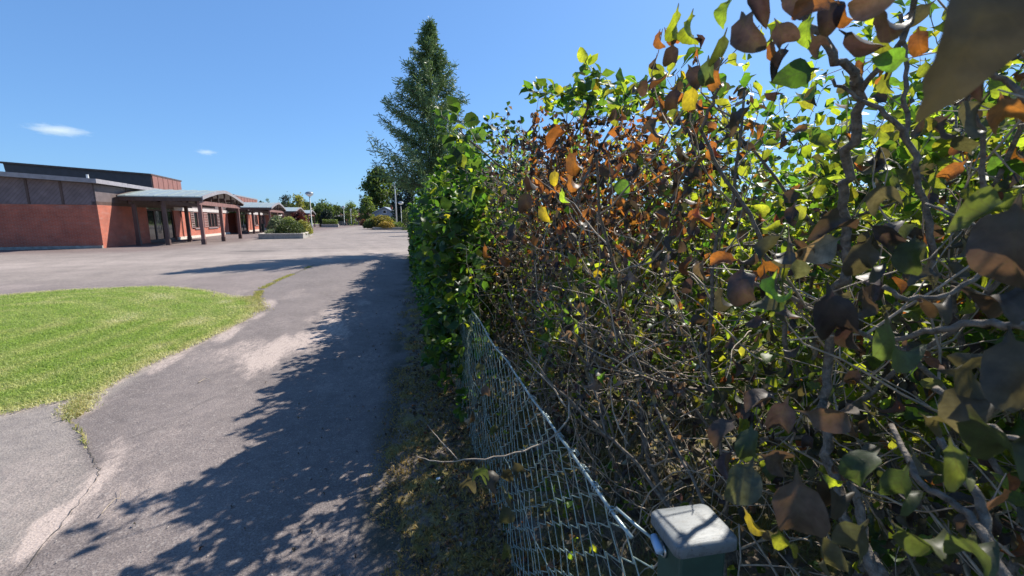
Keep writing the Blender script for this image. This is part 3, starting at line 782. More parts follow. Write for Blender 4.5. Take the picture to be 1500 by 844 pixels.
# ------------------------------------------------------------------ arched entrance canopies
def canopy(name, label, ya, yb, xf, xb, zr, ze, cols, seams=6):
    c = empty(name, b2w(0, 0), BA, label=label, cat="canopy", group="arched canopies before the school doors")
    ym = (ya + yb) / 2; h = (yb - ya) / 2
    t = np.linspace(-1, 1, 17)
    yy = ym + t * h; z = ze + (zr - ze) * (1 - np.abs(t) ** 1.4)
    mbk = MB()
    top = np.stack([yy, z], 1); bot = np.stack([yy, z - .07], 1)
    mbk.prism(np.vstack([top, bot[::-1]]), 'x', xb, xf)
    r = mbk.build("roof", M["sheet"], c)
    for i in range(seams):
        x = xb + (i + .5) * (xf - xb) / seams
        MB().prism(np.vstack([top + (0, .03), (top + (0, .002))[::-1]]), 'x', x - .015, x + .015).build("seam", M["sheet"], r)
    for x, nm in ((xf, "verge_board"), (xb, "verge_board")):
        MB().prism(np.vstack([np.stack([yy, z + .03], 1), np.stack([yy, z - .2], 1)[::-1]]), 'x', x + .002 if x == xf else x - .06, x + .06 if x == xf else x - .002).build(nm, M["fascia"] if x == xf else M["darkwood"], c)
    for y_ in (ya, yb):
        MB().span(xb, xf, y_ + (.06 if y_ == ya else -.2), y_ + (.2 if y_ == ya else -.06), ze - .30, ze - .075).build("eave_beam", M["darkwood"], c)
    for y_ in (ym - h * .5, ym, ym + h * .5):
        MB().span(xb, xf - .05, y_ - .05, y_ + .05, ze - .04, ze + .12).build("purlin", M["darkwood"], c)
    for x in (xf - .28, (xf + xb) / 2, xb + .5):
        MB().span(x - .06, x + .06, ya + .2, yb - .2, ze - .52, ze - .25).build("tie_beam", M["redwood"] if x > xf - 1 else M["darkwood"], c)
        for y_ in np.linspace(ya + 1, yb - 1, 6):
            zz_ = ze + (zr - ze) * (1 - abs((y_ - ym) / h) ** 1.4)
            MB().span(x - .05, x + .05, y_ - .05, y_ + .05, ze - .252, zz_ - .075).build("strut", M["darkwood"], c)
    for (x, y_) in cols:
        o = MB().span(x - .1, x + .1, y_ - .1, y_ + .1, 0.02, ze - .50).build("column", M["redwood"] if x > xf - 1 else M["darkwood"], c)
        MB().span(x - .12, x + .12, y_ - .12, y_ + .12, -.05, .35).build("column_shoe", M["darkwood"], o)
    return c
canopy("entrance_canopy", "largest arched canopy with pale sheet roof, standing before the brick corner", 33.3, 44.2, -9.5, -13.9, 3.85, 3.15,
       [(-13.3, 33.7), (-11.75, 33.7), (-12.0, 38.3), (-9.78, 33.7), (-9.78, 38.2), (-9.78, 43.2)])
canopy("entrance_canopy.001", "arched canopy standing second along the school, beside the dark green waste bin", 57.2, 68.2, -9.5, -13.9, 3.85, 3.1,
       [(-13.0, 57.7), (-11.6, 57.7), (-11.9, 63), (-9.78, 57.7), (-9.78, 62.6), (-9.78, 67.4)], 5)
canopy("entrance_canopy.002", "arched canopy standing third along the school, half behind the dark red shrub", 77, 90, -9.3, -13.9, 3.8, 3.05,
       [(-12.0, 77.5), (-12.0, 89.5), (-9.6, 77.5), (-9.6, 83.5), (-9.6, 89.5)], 4)
canopy("entrance_canopy.003", "smallest arched canopy, farthest along the school behind the tall lamp post", 97, 111, -9.2, -13.9, 3.75, 3.0,
       [(-12.0, 97.5), (-12.0, 110.5), (-9.5, 97.5), (-9.5, 104), (-9.5, 110.5)], 4)
# bin
bn = empty("waste_bin", b2w(-12.4, 66.5), BA, label="dark green plastic bin under the second canopy by the brick pier", cat="bin")
MB().prism([(-.28, -.28), (.28, -.28), (.28, .28), (-.28, .28)], 'z', 0, 1.0).build("body", M["bin"], bn)
MB().prism([(-.32, -.32), (.32, -.32), (.32, .32), (-.32, .32)], 'z', 1.002, 1.09).build("lid", M["bin"], bn)
# ================================================================== FAR THINGS
def clump_pts(n, rng, prof, H, rmax, nclump, csize):
    """points gathered in clumps through a crown; prof(t) = relative radius at height fraction t"""
    t = rng.uniform(0, 1, nclump); a = rng.uniform(0, 2 * math.pi, nclump); rr = np.sqrt(rng.uniform(0.1, 1, nclump))
    C = np.stack([np.cos(a) * rr * prof(t) * rmax, np.sin(a) * rr * prof(t) * rmax, t * H], 1)
    i = rng.integers(0, nclump, n)
    return C[i] + rng.normal(0, csize, (n, 3)) * (1, 1, .8), C, i
def card_leaves(mb, P, rng, size, refl, trans, droop=0.2, var=.25):
    n = len(P)
    tip = unit(rng.normal(0, 1, (n, 3)) + (0, 0, -droop)); nrm = unit(rng.normal(0, 1, (n, 3)) + (0, 0, .7))
    k = (1 + rng.normal(0, var, (n, 1))).clip(.5, 1.7)
    return add_leaves(mb, P, tip, nrm, size * rng.uniform(.6, 1.3, n), np.asarray(refl) * k, np.clip(np.asarray(trans) * k, 0, .8), TPL_FAR, rng)
def broad_tree(name, label, x, y, H, rad, refl, trans, seed, n=2600, lsize=None, prof=None, z0=.18, cat="tree", group=None, trunk=True, shell=False):
    rng = np.random.default_rng(seed)
    o = empty(name, (x, y, 0), label=label, cat=cat, group=group)
    prof = prof or (lambda t: np.clip(np.sin(math.pi * np.clip(t * .86 + .14, 0, 1)) ** .6, 0.05, 1))
    P, C, i = clump_pts(n, rng, prof, H * (1 - z0) * .93, rad * .86, 46, rad * .17)
    P[:, 2] += H * z0; C[:, 2] += H * z0
    if shell:
        u = unit(rng.normal(0, 1, (n, 3)) + (0, 0, .25)); u[:, 2] = np.abs(u[:, 2])
        P = u * np.array([rad, rad, H]) * (.78 + .24 * rng.uniform(0, 1, (n, 1))) * (1 + .14 * (fbm(u[:, 0] * 3 + 5, u[:, 1] * 3 + u[:, 2] * 2, seed) - .5))[:, None]
    P[:, 2] = np.clip(P[:, 2], .05, None)
    tone = (1 + rng.normal(0, .16, (len(C), 1)))[i]
    m_ = MB(); card_leaves(m_, P, rng, lsize or rad * .16, np.asarray(refl) * tone, np.asarray(trans) * tone)
    m_.build("crown", M["needle"] if sum(trans) < .12 else M["leaf"], o, kind="stuff")
    if trunk:
        m_ = MB(); m_.tube([(0, 0, -.05), (.05, 0, H * .3), (0, .06, H * .75)], [rad * .07 + .05, rad * .05 + .03, .02], 7)
        tr = m_.build("trunk", M["trunk"], o, smooth=True)
        lm = MB()
        for q in C[::3]:
            zb = rng.uniform(.25, .6) * H * .8
            lm.tube([(0, 0, zb), q * .5 + (0, 0, zb * .5), q], [rad * .022 + .01, rad * .015 + .008, .008], 4)
        lm.build("limbs", M["trunk"], tr, kind="stuff")
    return o
def conifer(name, label, x, y, H, rad, seed, refl, trans, n_whorl=34, group=None, dens=1.0, z0=.06):
    rng = np.random.default_rng(seed)
    o = empty(name, (x, y, 0), label=label, cat="tree", group=group)
    MB().tube([(0, 0, -.05), (0.03, 0, H * .5), (0, 0, H * .99)], [H * .016, H * .009, .012], 8).build("trunk", M["trunk"], o, smooth=True)
    bm_, nm = MB(), MB()
    P, D = [], []
    for w in range(n_whorl):
        t = (w + .3) / n_whorl
        z = H * (z0 + (.98 - z0) * t)
        L = rad * (1 - t) ** 1.05 * (1 if t > .15 else .8) + .10
        for b in range(6):
            a = rng.uniform(0, 2 * math.pi); l = L * rng.uniform(.4, 1.25)
            up = rng.uniform(-.12, .45) + .35 * t
            d = np.array([math.cos(a), math.sin(a), up])
            pts = np.array([np.array([0, 0, z]) + d * l * s + np.array([0, 0, -.18 * l * s * (1 - s) + .18 * l * s * s]) for s in (0, .35, .7, 1.0)])
            bm_.tube(pts, [.03 * (1 - t) + .008, .018 * (1 - t) + .006, .008, .004], 4)
            k = int((60 + 85 * l) * dens)
            s = rng.uniform(.12, 1.03, k) ** .8
            q = np.array([np.interp(s, (0, .35, .7, 1), pts[:, c]) for c in range(3)]).T
            off = rng.normal(0, .075 + .03 * l, (k, 3)) * (1.1 - .6 * s[:, None]); off[:, 2] -= rng.uniform(0, .16, k)
            P.append(q + off); D.append(d * .8 + rng.normal(0, .7, (k, 3)) + (0, 0, -.25))
    P, D = np.vstack(P), unit(np.vstack(D))
    n = len(P); k = (1 + rng.normal(0, .25, (n, 1))).clip(.5, 1.7) * (1 + .35 * (fbm(P[:, 0] * 1.2 + 7, P[:, 2] * 1.2, seed) - .5))[:, None]
    tv, tf = np.array([[-.07, 0, 0], [.07, 0, 0], [.05, 1, .05], [-.05, 1, -.05]], float), np.array([[0, 1, 2, 3]])
    add_leaves(nm, P, D, unit(rng.normal(0, 1, (n, 3))), rng.uniform(.14, .30, n), np.asarray(refl) * k, np.asarray(trans) * k, [(tv, tf, None)], rng)
    bm_.build("branches", M["trunk"], o, kind="stuff"); nm.build("crown", M["needle"], o, kind="stuff")
    return o
conifer("spruce_tree", "tall conifer rising above the end of the hedge against the sky", 1.35, 21.5, 10.95, 2.85, 5, (.165, .235, .115), (.12, .18, .05), 40, dens=.62, z0=.27)
conifer("spruce_tree.001", "conifer half hidden behind the far end of the hedge, darkest of its row", 4.2, 62, 13.0, 3.0, 12, (.045, .068, .045), (.03, .05, .015), 28, dens=.8)
GRN, LIT, YEL, DRK = ((.085, .120, .040), (.13, .19, .03)), ((.125, .175, .055), (.22, .30, .04)), ((.22, .22, .05), (.30, .30, .04)), ((.030, .050, .036), (.03, .05, .015))
def by_px(px, top, dist_y):
    """foot of a thing seen in column px at dist_y metres, and the height that reaches row top"""
    d = cF * FPX + cR * (px - 750) - cU * (top - 422)
    p = CP + d * (dist_y / d[1])
    return p[0], dist_y, p[2]
far_trees = [
 ("poplar_tree", "broad dark green poplar towering behind the small grey gabled house", 556, 257, 150, 23, GRN, 5200),
 ("poplar_tree.001", "dark ragged tree filling the gap between the poplar and the tall conifer", 590, 268, 100, 17, DRK, 4200),
 ("leafy_tree", "rounded yellow-green tree standing just left of the dark poplar", 538, 294, 140, 12, LIT, 2600),
 ("leafy_tree.001", "dark slim tree peeping out at the left of the yellow-green tree by the poplar", 528, 289, 152, 6, DRK, 1200),
 ("leafy_tree.002", "pale green round-headed tree behind the thin lamp in the middle of the yard end", 514, 298, 130, 9.5, LIT, 2200),
 ("leafy_tree.003", "mid green tree just right of the tall lamp post, behind the dark rounded evergreen", 473, 297, 135, 12, GRN, 2400),
 ("leafy_tree.004", "bushy green tree between the dark rounded evergreen and the thin lamp", 493, 304, 140, 11, GRN, 2200),
 ("leafy_tree.005", "yellowing tree rising over the second and third canopy roofs", 436, 291, 118, 13, YEL, 2600),
 ("leafy_tree.006", "blue-green tree at the left of the yellowing tree above the canopy roofs", 418, 289, 140, 9, DRK, 2000),
 ("leafy_tree.007", "small round treetop standing alone above the second canopy roof", 392, 294, 150, 4.5, GRN, 900),
 ("leafy_tree.008", "green tree at the right of the yellowing tree and left of the tall lamp post", 447, 296, 132, 8, GRN, 1600),
 ("leafy_tree.009", "low leafy tree over the far red shed between the thin lamps", 503, 314, 170, 14, LIT, 1800),
 ("leafy_tree.010", "small hazy green tree directly behind the far red shed", 549, 313, 165, 9, GRN, 1200)]
for i, (nm, lb, px, top, dy, hw, (rf, tr), n) in enumerate(far_trees):
    x, y, H = by_px(px, top, dy)
    H *= 1.13; rad = hw / 618.0 * dy * 1.1
    broad_tree(nm, lb, x, y, H, rad, rf, tr, 100 + i, n, lsize=max(.22, rad * .15), z0=.06 if H < 8 else .1)
def dome(t): return np.sqrt(np.clip(1 - t ** 2, 0.02, 1))
x, y, H = by_px(478, 307, 108)
broad_tree("round_evergreen", "nearly black rounded evergreen behind the middle clipped planter hedge", x, y, H, 1.75, *DRK, 131, 3000, .3, dome, 0.0, "evergreen", trunk=False, shell=True)
x, y, H = by_px(437, 311, 72)
broad_tree("red_shrub", "dark red-leaved shrub in front of the third canopy", x, y, H, 1.5, (.085, .03, .032), (.12, .03, .02), 132, 2200, .26, dome, 0.02, "shrub")

# planters with shrubs
def planter(name, label, x0, x1, y0, y1, h, mat="concrete", rz=BA):
    o = empty(name, (0, 0, 0), rz, label=label, cat="planter", group="raised planting beds on the yard")
    t = .22
    for (a, b, c_, d) in ((x0, x1, y0, y0 + t), (x0, x1, y1 - t, y1), (x0, x0 + t, y0 + t, y1 - t), (x1 - t, x1, y0 + t, y1 - t)):
        MB().span(a, b, c_, d, -.02, h).build("planter_wall", M[mat], o)
        MB().span(a - .03, b + .03, c_ - .03, d + .03, h + .002 + .001 * (c_ == y0 + t), h + .07).build("coping", M["plinth"], o)
    MB().span(x0 + t, x1 - t, y0 + t, y1 - t, h - .2, h - .08).build("soil", M["soil"], o)
    return o
planter("stone_planter", "near raised bed with three rounded shrubs before the canopies", -8.0, -4.55, 41.2, 49.0, .40)
planter("stone_planter.001", "far raised bed with a clipped hedge, below the rounded evergreen", -7.3, -3.9, 100, 104, .62)
planter("stone_planter.002", "raised bed with yellow shrubs beside the tall mast", 2.4, 8.2, 72.5, 77, .36)
def shrub_at(name, label, bx, by, H, rad, col, seed, n=1500, lsize=.16, prof=dome, z0=.02, base=.3, group=None, shell=True):
    p = b2w(bx, by)
    o = broad_tree(name, label, p[0], p[1], H, rad, col[0], col[1], seed, n, lsize, prof, z0, "shrub", group, trunk=False, shell=shell)
    o.location.z = base
    m_ = MB(); rg = np.random.default_rng(seed)
    for k in range(7):
        a = rg.uniform(0, 6.28); m_.tube([(0, 0, -.05), (math.cos(a) * rad * .4, math.sin(a) * rad * .4, H * .7)], [.03, .01], 4)
    m_.build("stems", M["trunk"], o, kind="stuff")
    return o
SAGE = ((.22, .26, .15), (.18, .22, .09))
shrub_at("garden_shrub", "grey-green feathery shrub at the back of the near raised bed", -7.3, 46.3, 1.75, .95, SAGE, 141)
shrub_at("garden_shrub.001", "light green shrub between the feathery one and the dark dome in the near bed", -6.4, 47.2, 1.7, .95, ((.26, .28, .10), (.26, .3, .07)), 142)
shrub_at("garden_shrub.002", "dark green dome-shaped shrub in front of the near raised bed", -5.75, 43.2, 1.35, 1.25, ((.075, .11, .03), (.08, .11, .025)), 143, 2600, .12)
shrub_at("garden_shrub.003", "yellow-green shrub at the lamp post end of the near raised bed", -5.1, 46.2, 1.3, .9, ((.30, .29, .07), (.3, .3, .05)), 144)
shrub_at("garden_shrub.004", "low grey cushion plant at the open corner of the near raised bed", -7.2, 43.0, .55, .7, SAGE, 145, 700, .09)
p = b2w(-5.6, 102)
bh = empty("clipped_hedge", (p[0], p[1], .55), BA, label="clipped flat-topped green hedge in the far raised bed", cat="hedge")
rg = np.random.default_rng(9); m_ = MB()
P = rg.uniform(-1, 1, (2600, 3)) * (1.5, 1.5, .55) + (0, 0, .6)
card_leaves(m_, P, rg, .2, (.085, .12, .03), (.14, .19, .03)); m_.build("foliage", M["leaf"], bh, kind="stuff")
m_ = MB()
for k in range(8): m_.tube([(-1.3 + k * .37, 0, -.1), (-1.3 + k * .37, .1, .9)], [.03, .015], 4)
m_.build("stems", M["trunk"], bh, kind="stuff")
shrub_at("yellow_shrub", "big yellow-green shrub below the grey gabled house", 3.9, 76.0, 2.15, 2.5, ((.19, .16, .035), (.27, .23, .03)), 151, 3600, .24)
shrub_at("yellow_shrub.001", "darker leafy shrub at the left end of the bed with yellow shrubs", 2.4, 75.5, 1.6, 1.5, GRN, 152, 2000, .22)
shrub_at("yellow_shrub.002", "golden low shrub at the front of the bed by the mast", 4.6, 73.6, 1.1, 1.5, ((.36, .26, .05), (.4, .28, .04)), 153, 2200, .16)
shrub_at("yellow_shrub.003", "small green shrub at the right end of the bed by the mast", 6.5, 74.2, 1.0, 1.2, LIT, 154, 1500, .16)
# lamps and mast
def lamp(name, label, x, y, H, r=.055, k=1.0, head=True):
    o = empty(name, (x, y, 0), label=label, cat="lamp post", group="lamp posts around the yard")
    MB().tube([(0, 0, -.05), (0, 0, 1.0), (0, 0, 1.01), (0, 0, H - .35)], [r * 1.4, r * 1.4, r, r * .8], 10).build("pole", M["lampmetal"], o, smooth=True)
    MB().lathe([(.001, H - .42), (.12 * k, H - .42), (.15 * k, H - .34), (.30 * k, H - .22), (.33 * k, H - .1), (.3 * k, H), (.22 * k, H + .06)], n=16).build("globe", M["globe"], o, smooth=True)
    MB().lathe([(.36 * k, H - .06), (.345 * k, H + .05), (.24 * k, H + .18), (.1 * k, H + .24), (.001, H + .25)], n=16).build("cap", M["lampshade"], o, smooth=True)
    return o
x, y, H = by_px(450, 281, 62); lamp("lamp_post", "tallest globe lamp post, behind the near raised bed", x + .25, y, H - .2, .07, 1.5)
x, y, H = by_px(503, 303, 120); lamp("lamp_post.001", "thin dark-headed lamp post left of the pale green tree at the yard end", x, y, H, .06, 1.1)
x, y, H = by_px(513.5, 307, 125); lamp("lamp_post.002", "thin lamp post in front of the pale green round-headed tree", x, y, H, .055, .7)
x, y, H = by_px(587, 297, 92); lamp("lamp_post.003", "white globe lamp post close to the mast, taller of the two there", x, y, H, .06, 1.7)
x, y, H = by_px(584, 303, 110); lamp("lamp_post.004", "shorter globe lamp between the mast and the taller globe lamp", x, y, H, .06, 1.3)
x, y, H = by_px(574.5, 238, 80)
ms = empty("mast", (x + .35, y, 0), label="tall slim pale mast standing beside the bed with yellow shrubs", cat="mast")
MB().tube([(0, 0, -.05), (-.05, 0, H * .5), (-.2, 0, H)], [.13, .10, .05], 10).build("pole", M["white"], ms, smooth=True)
MB().tube([(-.2, 0, H), (-.2, 0, H + .12)], [.09, .03], 8).build("finial", M["steel"], ms)
MB().box((0, 0, .1), (.6, .6, .3)).build("footing", M["concrete"], ms)
# small house
x, y, H = by_px(563, 303, 128)
hs = empty("small_house", (x, y, 0), R(-8), label="small grey-blue house with one gable facing the yard, under the poplar", cat="house")
MB().prism([(-2.9, -.1), (2.9, -.1), (2.9, 3.6), (0, H - .25), (-2.9, 3.6)], 'y', 0, 8).build("wall", M["houseblue"], hs)
for s in (-1, 1):
    MB().prism([(0, H - .2), (s * 3.5, 3.35), (s * 3.5, 3.55), (0, H)][::s], 'y', -.5, 8.5).build("roof", M["houseroof"], hs)
w = MB().span(-.5, .5, -.06, -.002, 3.4, 4.4).build("window", M["white"], hs)
MB().span(-.4, .4, -.08, -.062, 3.5, 4.3).build("pane", M["glass"], w)
MB().span(1.2, 1.7, 3, 3.6, H - 2, H + .5).build("chimney", M["brick"], hs)
x, y, H = by_px(530, 315, 160)
sh = empty("red_shed", (x, y, 0), R(4), label="low faded red shed at the far end of the yard behind the pale fence", cat="shed")
MB().span(-7, 7, 0, 6, -.1, 2.9).build("wall", M["farred"], sh)
for s in (0, 1): MB().prism([(-.5, 2.7), (3, 3.9), (3, 4.05), (-.5, 2.9)] if s == 0 else [(3, 3.9), (6.5, 2.7), (6.5, 2.9), (3, 4.05)], 'x', -7.4, 7.4).build("roof", M["farred"], sh)
for k in range(5): MB().span(-5.6 + k * 2.6, -4.6 + k * 2.6, -.05, -.003, 1, 2.1).build("window", M["white"], sh)
x, y, H = by_px(516, 318, 150)
ro = empty("red_shed.001", (x - 6, y, 0), R(4), label="smaller faded red outbuilding behind the thin lamps", cat="shed")
MB().span(-4, 4, 0, 5, -.1, 2.4).build("wall", M["farred"], ro); MB().prism([(-.5, 2.402), (5.5, 2.402), (2.5, 3.2)], 'x', -4.4, 4.4).build("roof", M["rooftop"], ro)
fn = empty("picket_fence", (-12.5, 137, 0), R(2), label="pale grey picket fence across the far end of the yard", cat="fence")
for k in range(56):
    if k == 0: pk = MB().span(-.09, .09, -.02, .02, 0, 1.25).mesh("picket", M["concrete"])
    inst("picket", pk, fn, Matrix.Translation((-9 + k * .33, 0, 0)))
for z in (.35, .95): MB().span(-9.2, 9.4, .025, .08, z, z + .1).build("rail", M["concrete"], fn)
# banks of shrubs closing the far end
for i, (px, top, dy, hw, col) in enumerate([(547, 320, 150, 10, GRN), (532, 322, 128, 6, ((.14, .07, .05), (.2, .08, .03))), (572, 320, 118, 12, LIT), (488, 319, 140, 9, ((.16, .10, .06), (.2, .1, .04))), (597, 305, 70, 12, GRN), (606, 300, 45, 14, GRN)]):
    x, y, H = by_px(px, top, dy); r_ = hw / 618 * dy
    lb = ["green bush in front of the far red shed", "reddish bush at the foot of the yellow-green tree", "green bush below the eaves of the grey gabled house", "rusty bush at the yard end right of the clipped hedge", "leafy bush under the far end of the hedge by the globe lamps", "tall bush closing the end of the hedge at the yard"][i]
    broad_tree("bush" + (f".{i:03d}" if i else ""), lb, x, y, max(H, 1.2), r_, col[0], col[1], 170 + i, 1400, max(.16, r_ * .14), dome, .02, "bush")
# distant wood beyond everything
rg = np.random.default_rng(77); m_ = MB()
for side in range(2):
    n = 12000
    a = rg.uniform(R(-75), R(75), n); d = rg.uniform(230, 262, n)
    hgt = 6 + 4 * fbm(a * 25, a * 0, 6)
    P = np.stack([np.sin(a) * d, np.cos(a) * d, rg.uniform(0, 1, n) ** .7 * hgt], 1)
    card_leaves(m_, P, rg, 2.4, (.055, .08, .04), (.06, .09, .03))
m_.build("distant_wood", M["leaf"], kind="stuff")
# two little clouds
def cloud_mat():
    m, nt, N, L, b = new_mat("cloud_vapour")
    N.remove(b)
    v = N.new("ShaderNodeVolumePrincipled"); v.inputs["Color"].default_value = (1, 1, 1, 1); v.inputs["Anisotropy"].default_value = 0.3
    nz = noise(nt, 2.6, 5, 0.65, coords(nt, "Object"))
    r2 = N.new("ShaderNodeVectorMath"); r2.operation = 'LENGTH'; L.new(coords(nt, "Object"), r2.inputs[0])
    fall = math_n(nt, 'SUBTRACT', 1.25, math_n(nt, 'MULTIPLY', r2.outputs["Value"], 1.25))
    dn = math_n(nt, 'SUBTRACT', math_n(nt, 'ADD', fall, math_n(nt, 'MULTIPLY', nz.outputs[0], 1.6)), 1.15, clamp=True)
    L.new(math_n(nt, 'MULTIPLY', dn, 0.032), v.inputs["Density"])
    L.new(v.outputs[0], N["Material Output"].inputs["Volume"])
    return m
CM = cloud_mat()
for px, py, w, h, dep, lb in ((85, 191, 64, 14, .4, "flat white cloud, larger of the two over the school roof"), (302, 223, 30, 9, .4, "tiny wisp of white cloud, smaller of the two over the canopies")):
    p = at(px, py, 1500)
    m_ = MB()
    nlat, nlon = 10, 16
    prof = [(math.sin(math.pi * k / nlat) + 1e-3, -math.cos(math.pi * k / nlat)) for k in range(nlat + 1)]
    m_.lathe(prof, n=nlon)
    o = m_.build("cloud", CM, label=lb, cat="cloud")
    o.location = p; s = 1500 / 618
    o.scale = (w / 2 * s, w * dep * s, h / 2 * s); o.rotation_euler = (0, 0, math.atan2(p[1], p[0]) - math.pi / 2)
# ================================================================== CHAIN-LINK FENCE
FX, FZ = 0.435, 1.0
fence = empty("chain_link_fence", (FX, 0.66, 0), label="sagging green-coated chain-link fence with one grey-capped square post, along the verge", cat="fence")
def warp(y, z):
    """bulge of the slack netting towards the path and its sag"""
    dx = -0.10 * np.clip(1 - z / FZ, 0, 1) * (fbm(y * 1.3, z * 1.5, 61) - 0.25) + 0.09 * (fbm(y * 3.1, z * 3.0, 62) - .5) * (1.15 - z)
    dz = -0.035 * fbm(y * 1.9, y * 0, 63) * z
    dy = 0.10 * (fbm(y * 0.9, z * 2.2, 64) - .5) + 0.07 * (fbm(y * 5, z * 5, 66) - .5)
    return dx, dy, dz
rng = np.random.default_rng(2)
WS = 0.056
ks = np.arange(0, 22)
for i in range(150):
    y0 = 0.665 + i * WS + rng.normal(0, .002)
    near_ = i < 52
    sg = np.where((ks + i) % 2 == 0, -1, 1)
    z = FZ + .008 - ks * 0.0475
    y = y0 + sg * (WS / 2 + 0.0035)
    x = sg * 0.0028
    if near_:       # rounded bends: three points per half turn
        zs = np.repeat(z, 2); zs[0::2] += .004; zs[1::2] -= .004
        yy = np.repeat(y, 2); xx = np.repeat(x, 2); xx[0::2] -= .0015; xx[1::2] += .0015
    else: zs, yy, xx = z, y, x
    zs = np.maximum(zs, 0.0)
    dx, dy, dz = warp(yy, zs)
    P = np.stack([xx + dx, yy + dy - .66, zs + dz], 1)
    MB().tube(P, .0017, 5 if near_ else 4, cap=False).build("mesh_wire", M["coat"], fence, smooth=True)
yy = np.arange(.70, 9.0, .06)
dx, dy, dz = warp(yy, yy * 0 + FZ)
MB().tube(np.stack([dx + .004 * np.sin(yy * 5), yy - .66, FZ + dz + .008], 1), .0045, 8).build("top_wire", M["tension"], fence, smooth=True)
dx, dy, dz = warp(yy, yy * 0 + .5)
MB().tube(np.stack([dx + .006, yy - .66, .5 + dz], 1), .002, 6).build("line_wire", M["coat"], fence, smooth=True)
for k, y in enumerate((.78, .86, .93, 1.02, 1.12, 1.25, 1.42, 1.6, 1.8, 2.05, 2.3)):
    dx, dy, dz = warp(np.array([y]), np.array([FZ]))
    a = np.linspace(0, 4.6 * math.pi if k % 3 else 3.2 * math.pi, 26)
    r = .0085 + (.006 if k in (3, 6) else .002) * np.abs(np.sin(a * .37 + k))
    P = np.stack([dx[0] + r * np.cos(a), y - .66 + a * .0018 + .004 * np.sin(k), FZ + dz[0] + .006 + r * np.sin(a)], 1)
    if k in (3, 6): P = np.vstack([P, P[-1] + [(.012, .008, .004), (.026, .006, .008), (.032, -.004, .0), (.022, -.010, -.004)]])
    MB().tube(P, .0016, 5).build("wire_tie", M["tension"], fence, smooth=True)
# post with rounded cap; the turnbuckle on its side
post = MB().prism([(-.052, -.042), (.052, -.042), (.052, .042), (-.052, .042)], 'z', -.05, FZ - .012).build("post", M["postgreen"], fence, bevel=.006)
post.location = (.128, 0.012, 0); post.rotation_euler = (0, 0, R(-4))
def round_rect(a, b, r, n=5):
    P = []
    for cx, cy, s in ((a - r, b - r, 0), (-a + r, b - r, 90), (-a + r, -b + r, 180), (a - r, -b + r, 270)):
        for k in range(n + 1):
            t = R(s + 90 * k / n); P.append((cx + r * math.cos(t), cy + r * math.sin(t)))
    return np.array(P)
cm = MB()
rings = [(.068, .055, .014, -.020), (.070, .057, .015, -.017), (.070, .057, .015, .002), (.068, .055, .016, .0065), (.064, .051, .016, .0085), (.040, .032, .016, .0100), (.012, .010, .008, .0104)]
for (a, b, r, z) in rings: 
    q = round_rect(a, b, r); cm.V.append(np.column_stack([q, np.full(len(q), z)])); cm.n += len(q)
k = len(q)
for j in range(len(rings) - 1):
    i0 = np.arange(k) + j * k; i1 = (np.arange(k) + 1) % k + j * k
    cm.L.append(np.stack([i0, i1, i1 + k, i0 + k], 1).ravel()); cm.C.append(np.full(k, 4))
cm.L.append(np.arange(k)[::-1]); cm.C.append(np.array([k])); cm.L.append(np.arange(k) + (len(rings) - 1) * k); cm.C.append(np.array([k]))
cp = cm.build("post_cap", M["cap"], post, smooth=True); cp.location = (0, 0, FZ + .008)
em = cp.modifiers.new("edge", 'EDGE_SPLIT'); em.split_angle = R(50)
a = np.linspace(0, 2 * math.pi, 20)
rg_ = MB().tube(np.stack([np.full(20, -.056), .018 + .014 * np.cos(a), FZ - .052 + .014 * np.sin(a)], 1), .003, 6).build("eye_bolt", M["steel"], post, smooth=True)
MB().tube([(-.075, -.005, FZ - .035), (-.070, .03, FZ - .030)], .0095, 12).build("sleeve", M["blue"], post, smooth=True)
MB().tube([(-.128, .10, FZ - .004), (-.100, .055, FZ - .018), (-.075, .025, FZ - .030), (-.058, .016, FZ - .05)], .0035, 8).build("hook_wire", M["tension"], post, smooth=True)
# ================================================================== THE HEDGE
def limits(p):
    """is the point inside the trimmed body of the hedge?"""
    x, y, z = p
    top = np.interp(y, [.6, 1.1, 1.6, 2.1, 2.8, 3.6, 4.5, 6], [2.65, 2.30, 2.24, 2.40, 2.62, 2.78, 2.72, 2.62]) + .20 * (vnoise(np.array(y * 2.6), np.array(x * 2.4), 71) - .55)
    if z > top or z < .03: return False
    if y > 3.0: f = .24 if z > .25 else .5
    elif y > 2.4: f = .24 if z > .75 else .5
    elif y > 1.2: f = .5 + .15 * (z < 1)
    else: f = .52 if z > 1.05 else .66
    f += .22 * (vnoise(np.array(y * 2.3), np.array(z * 2.3), 73) - .4)
    return x > f
def grow(p, d, n, step, wob, up, rng, lim=True):
    pts = [np.array(p, float)]; d = np.array(d, float)
    for k in range(n):
        d = unit(d + rng.normal(0, wob, 3) + np.array([0, 0, up]))
        q = pts[-1] + d * step
        if lim and not limits(q): break
        pts.append(q)
    return np.array(pts)
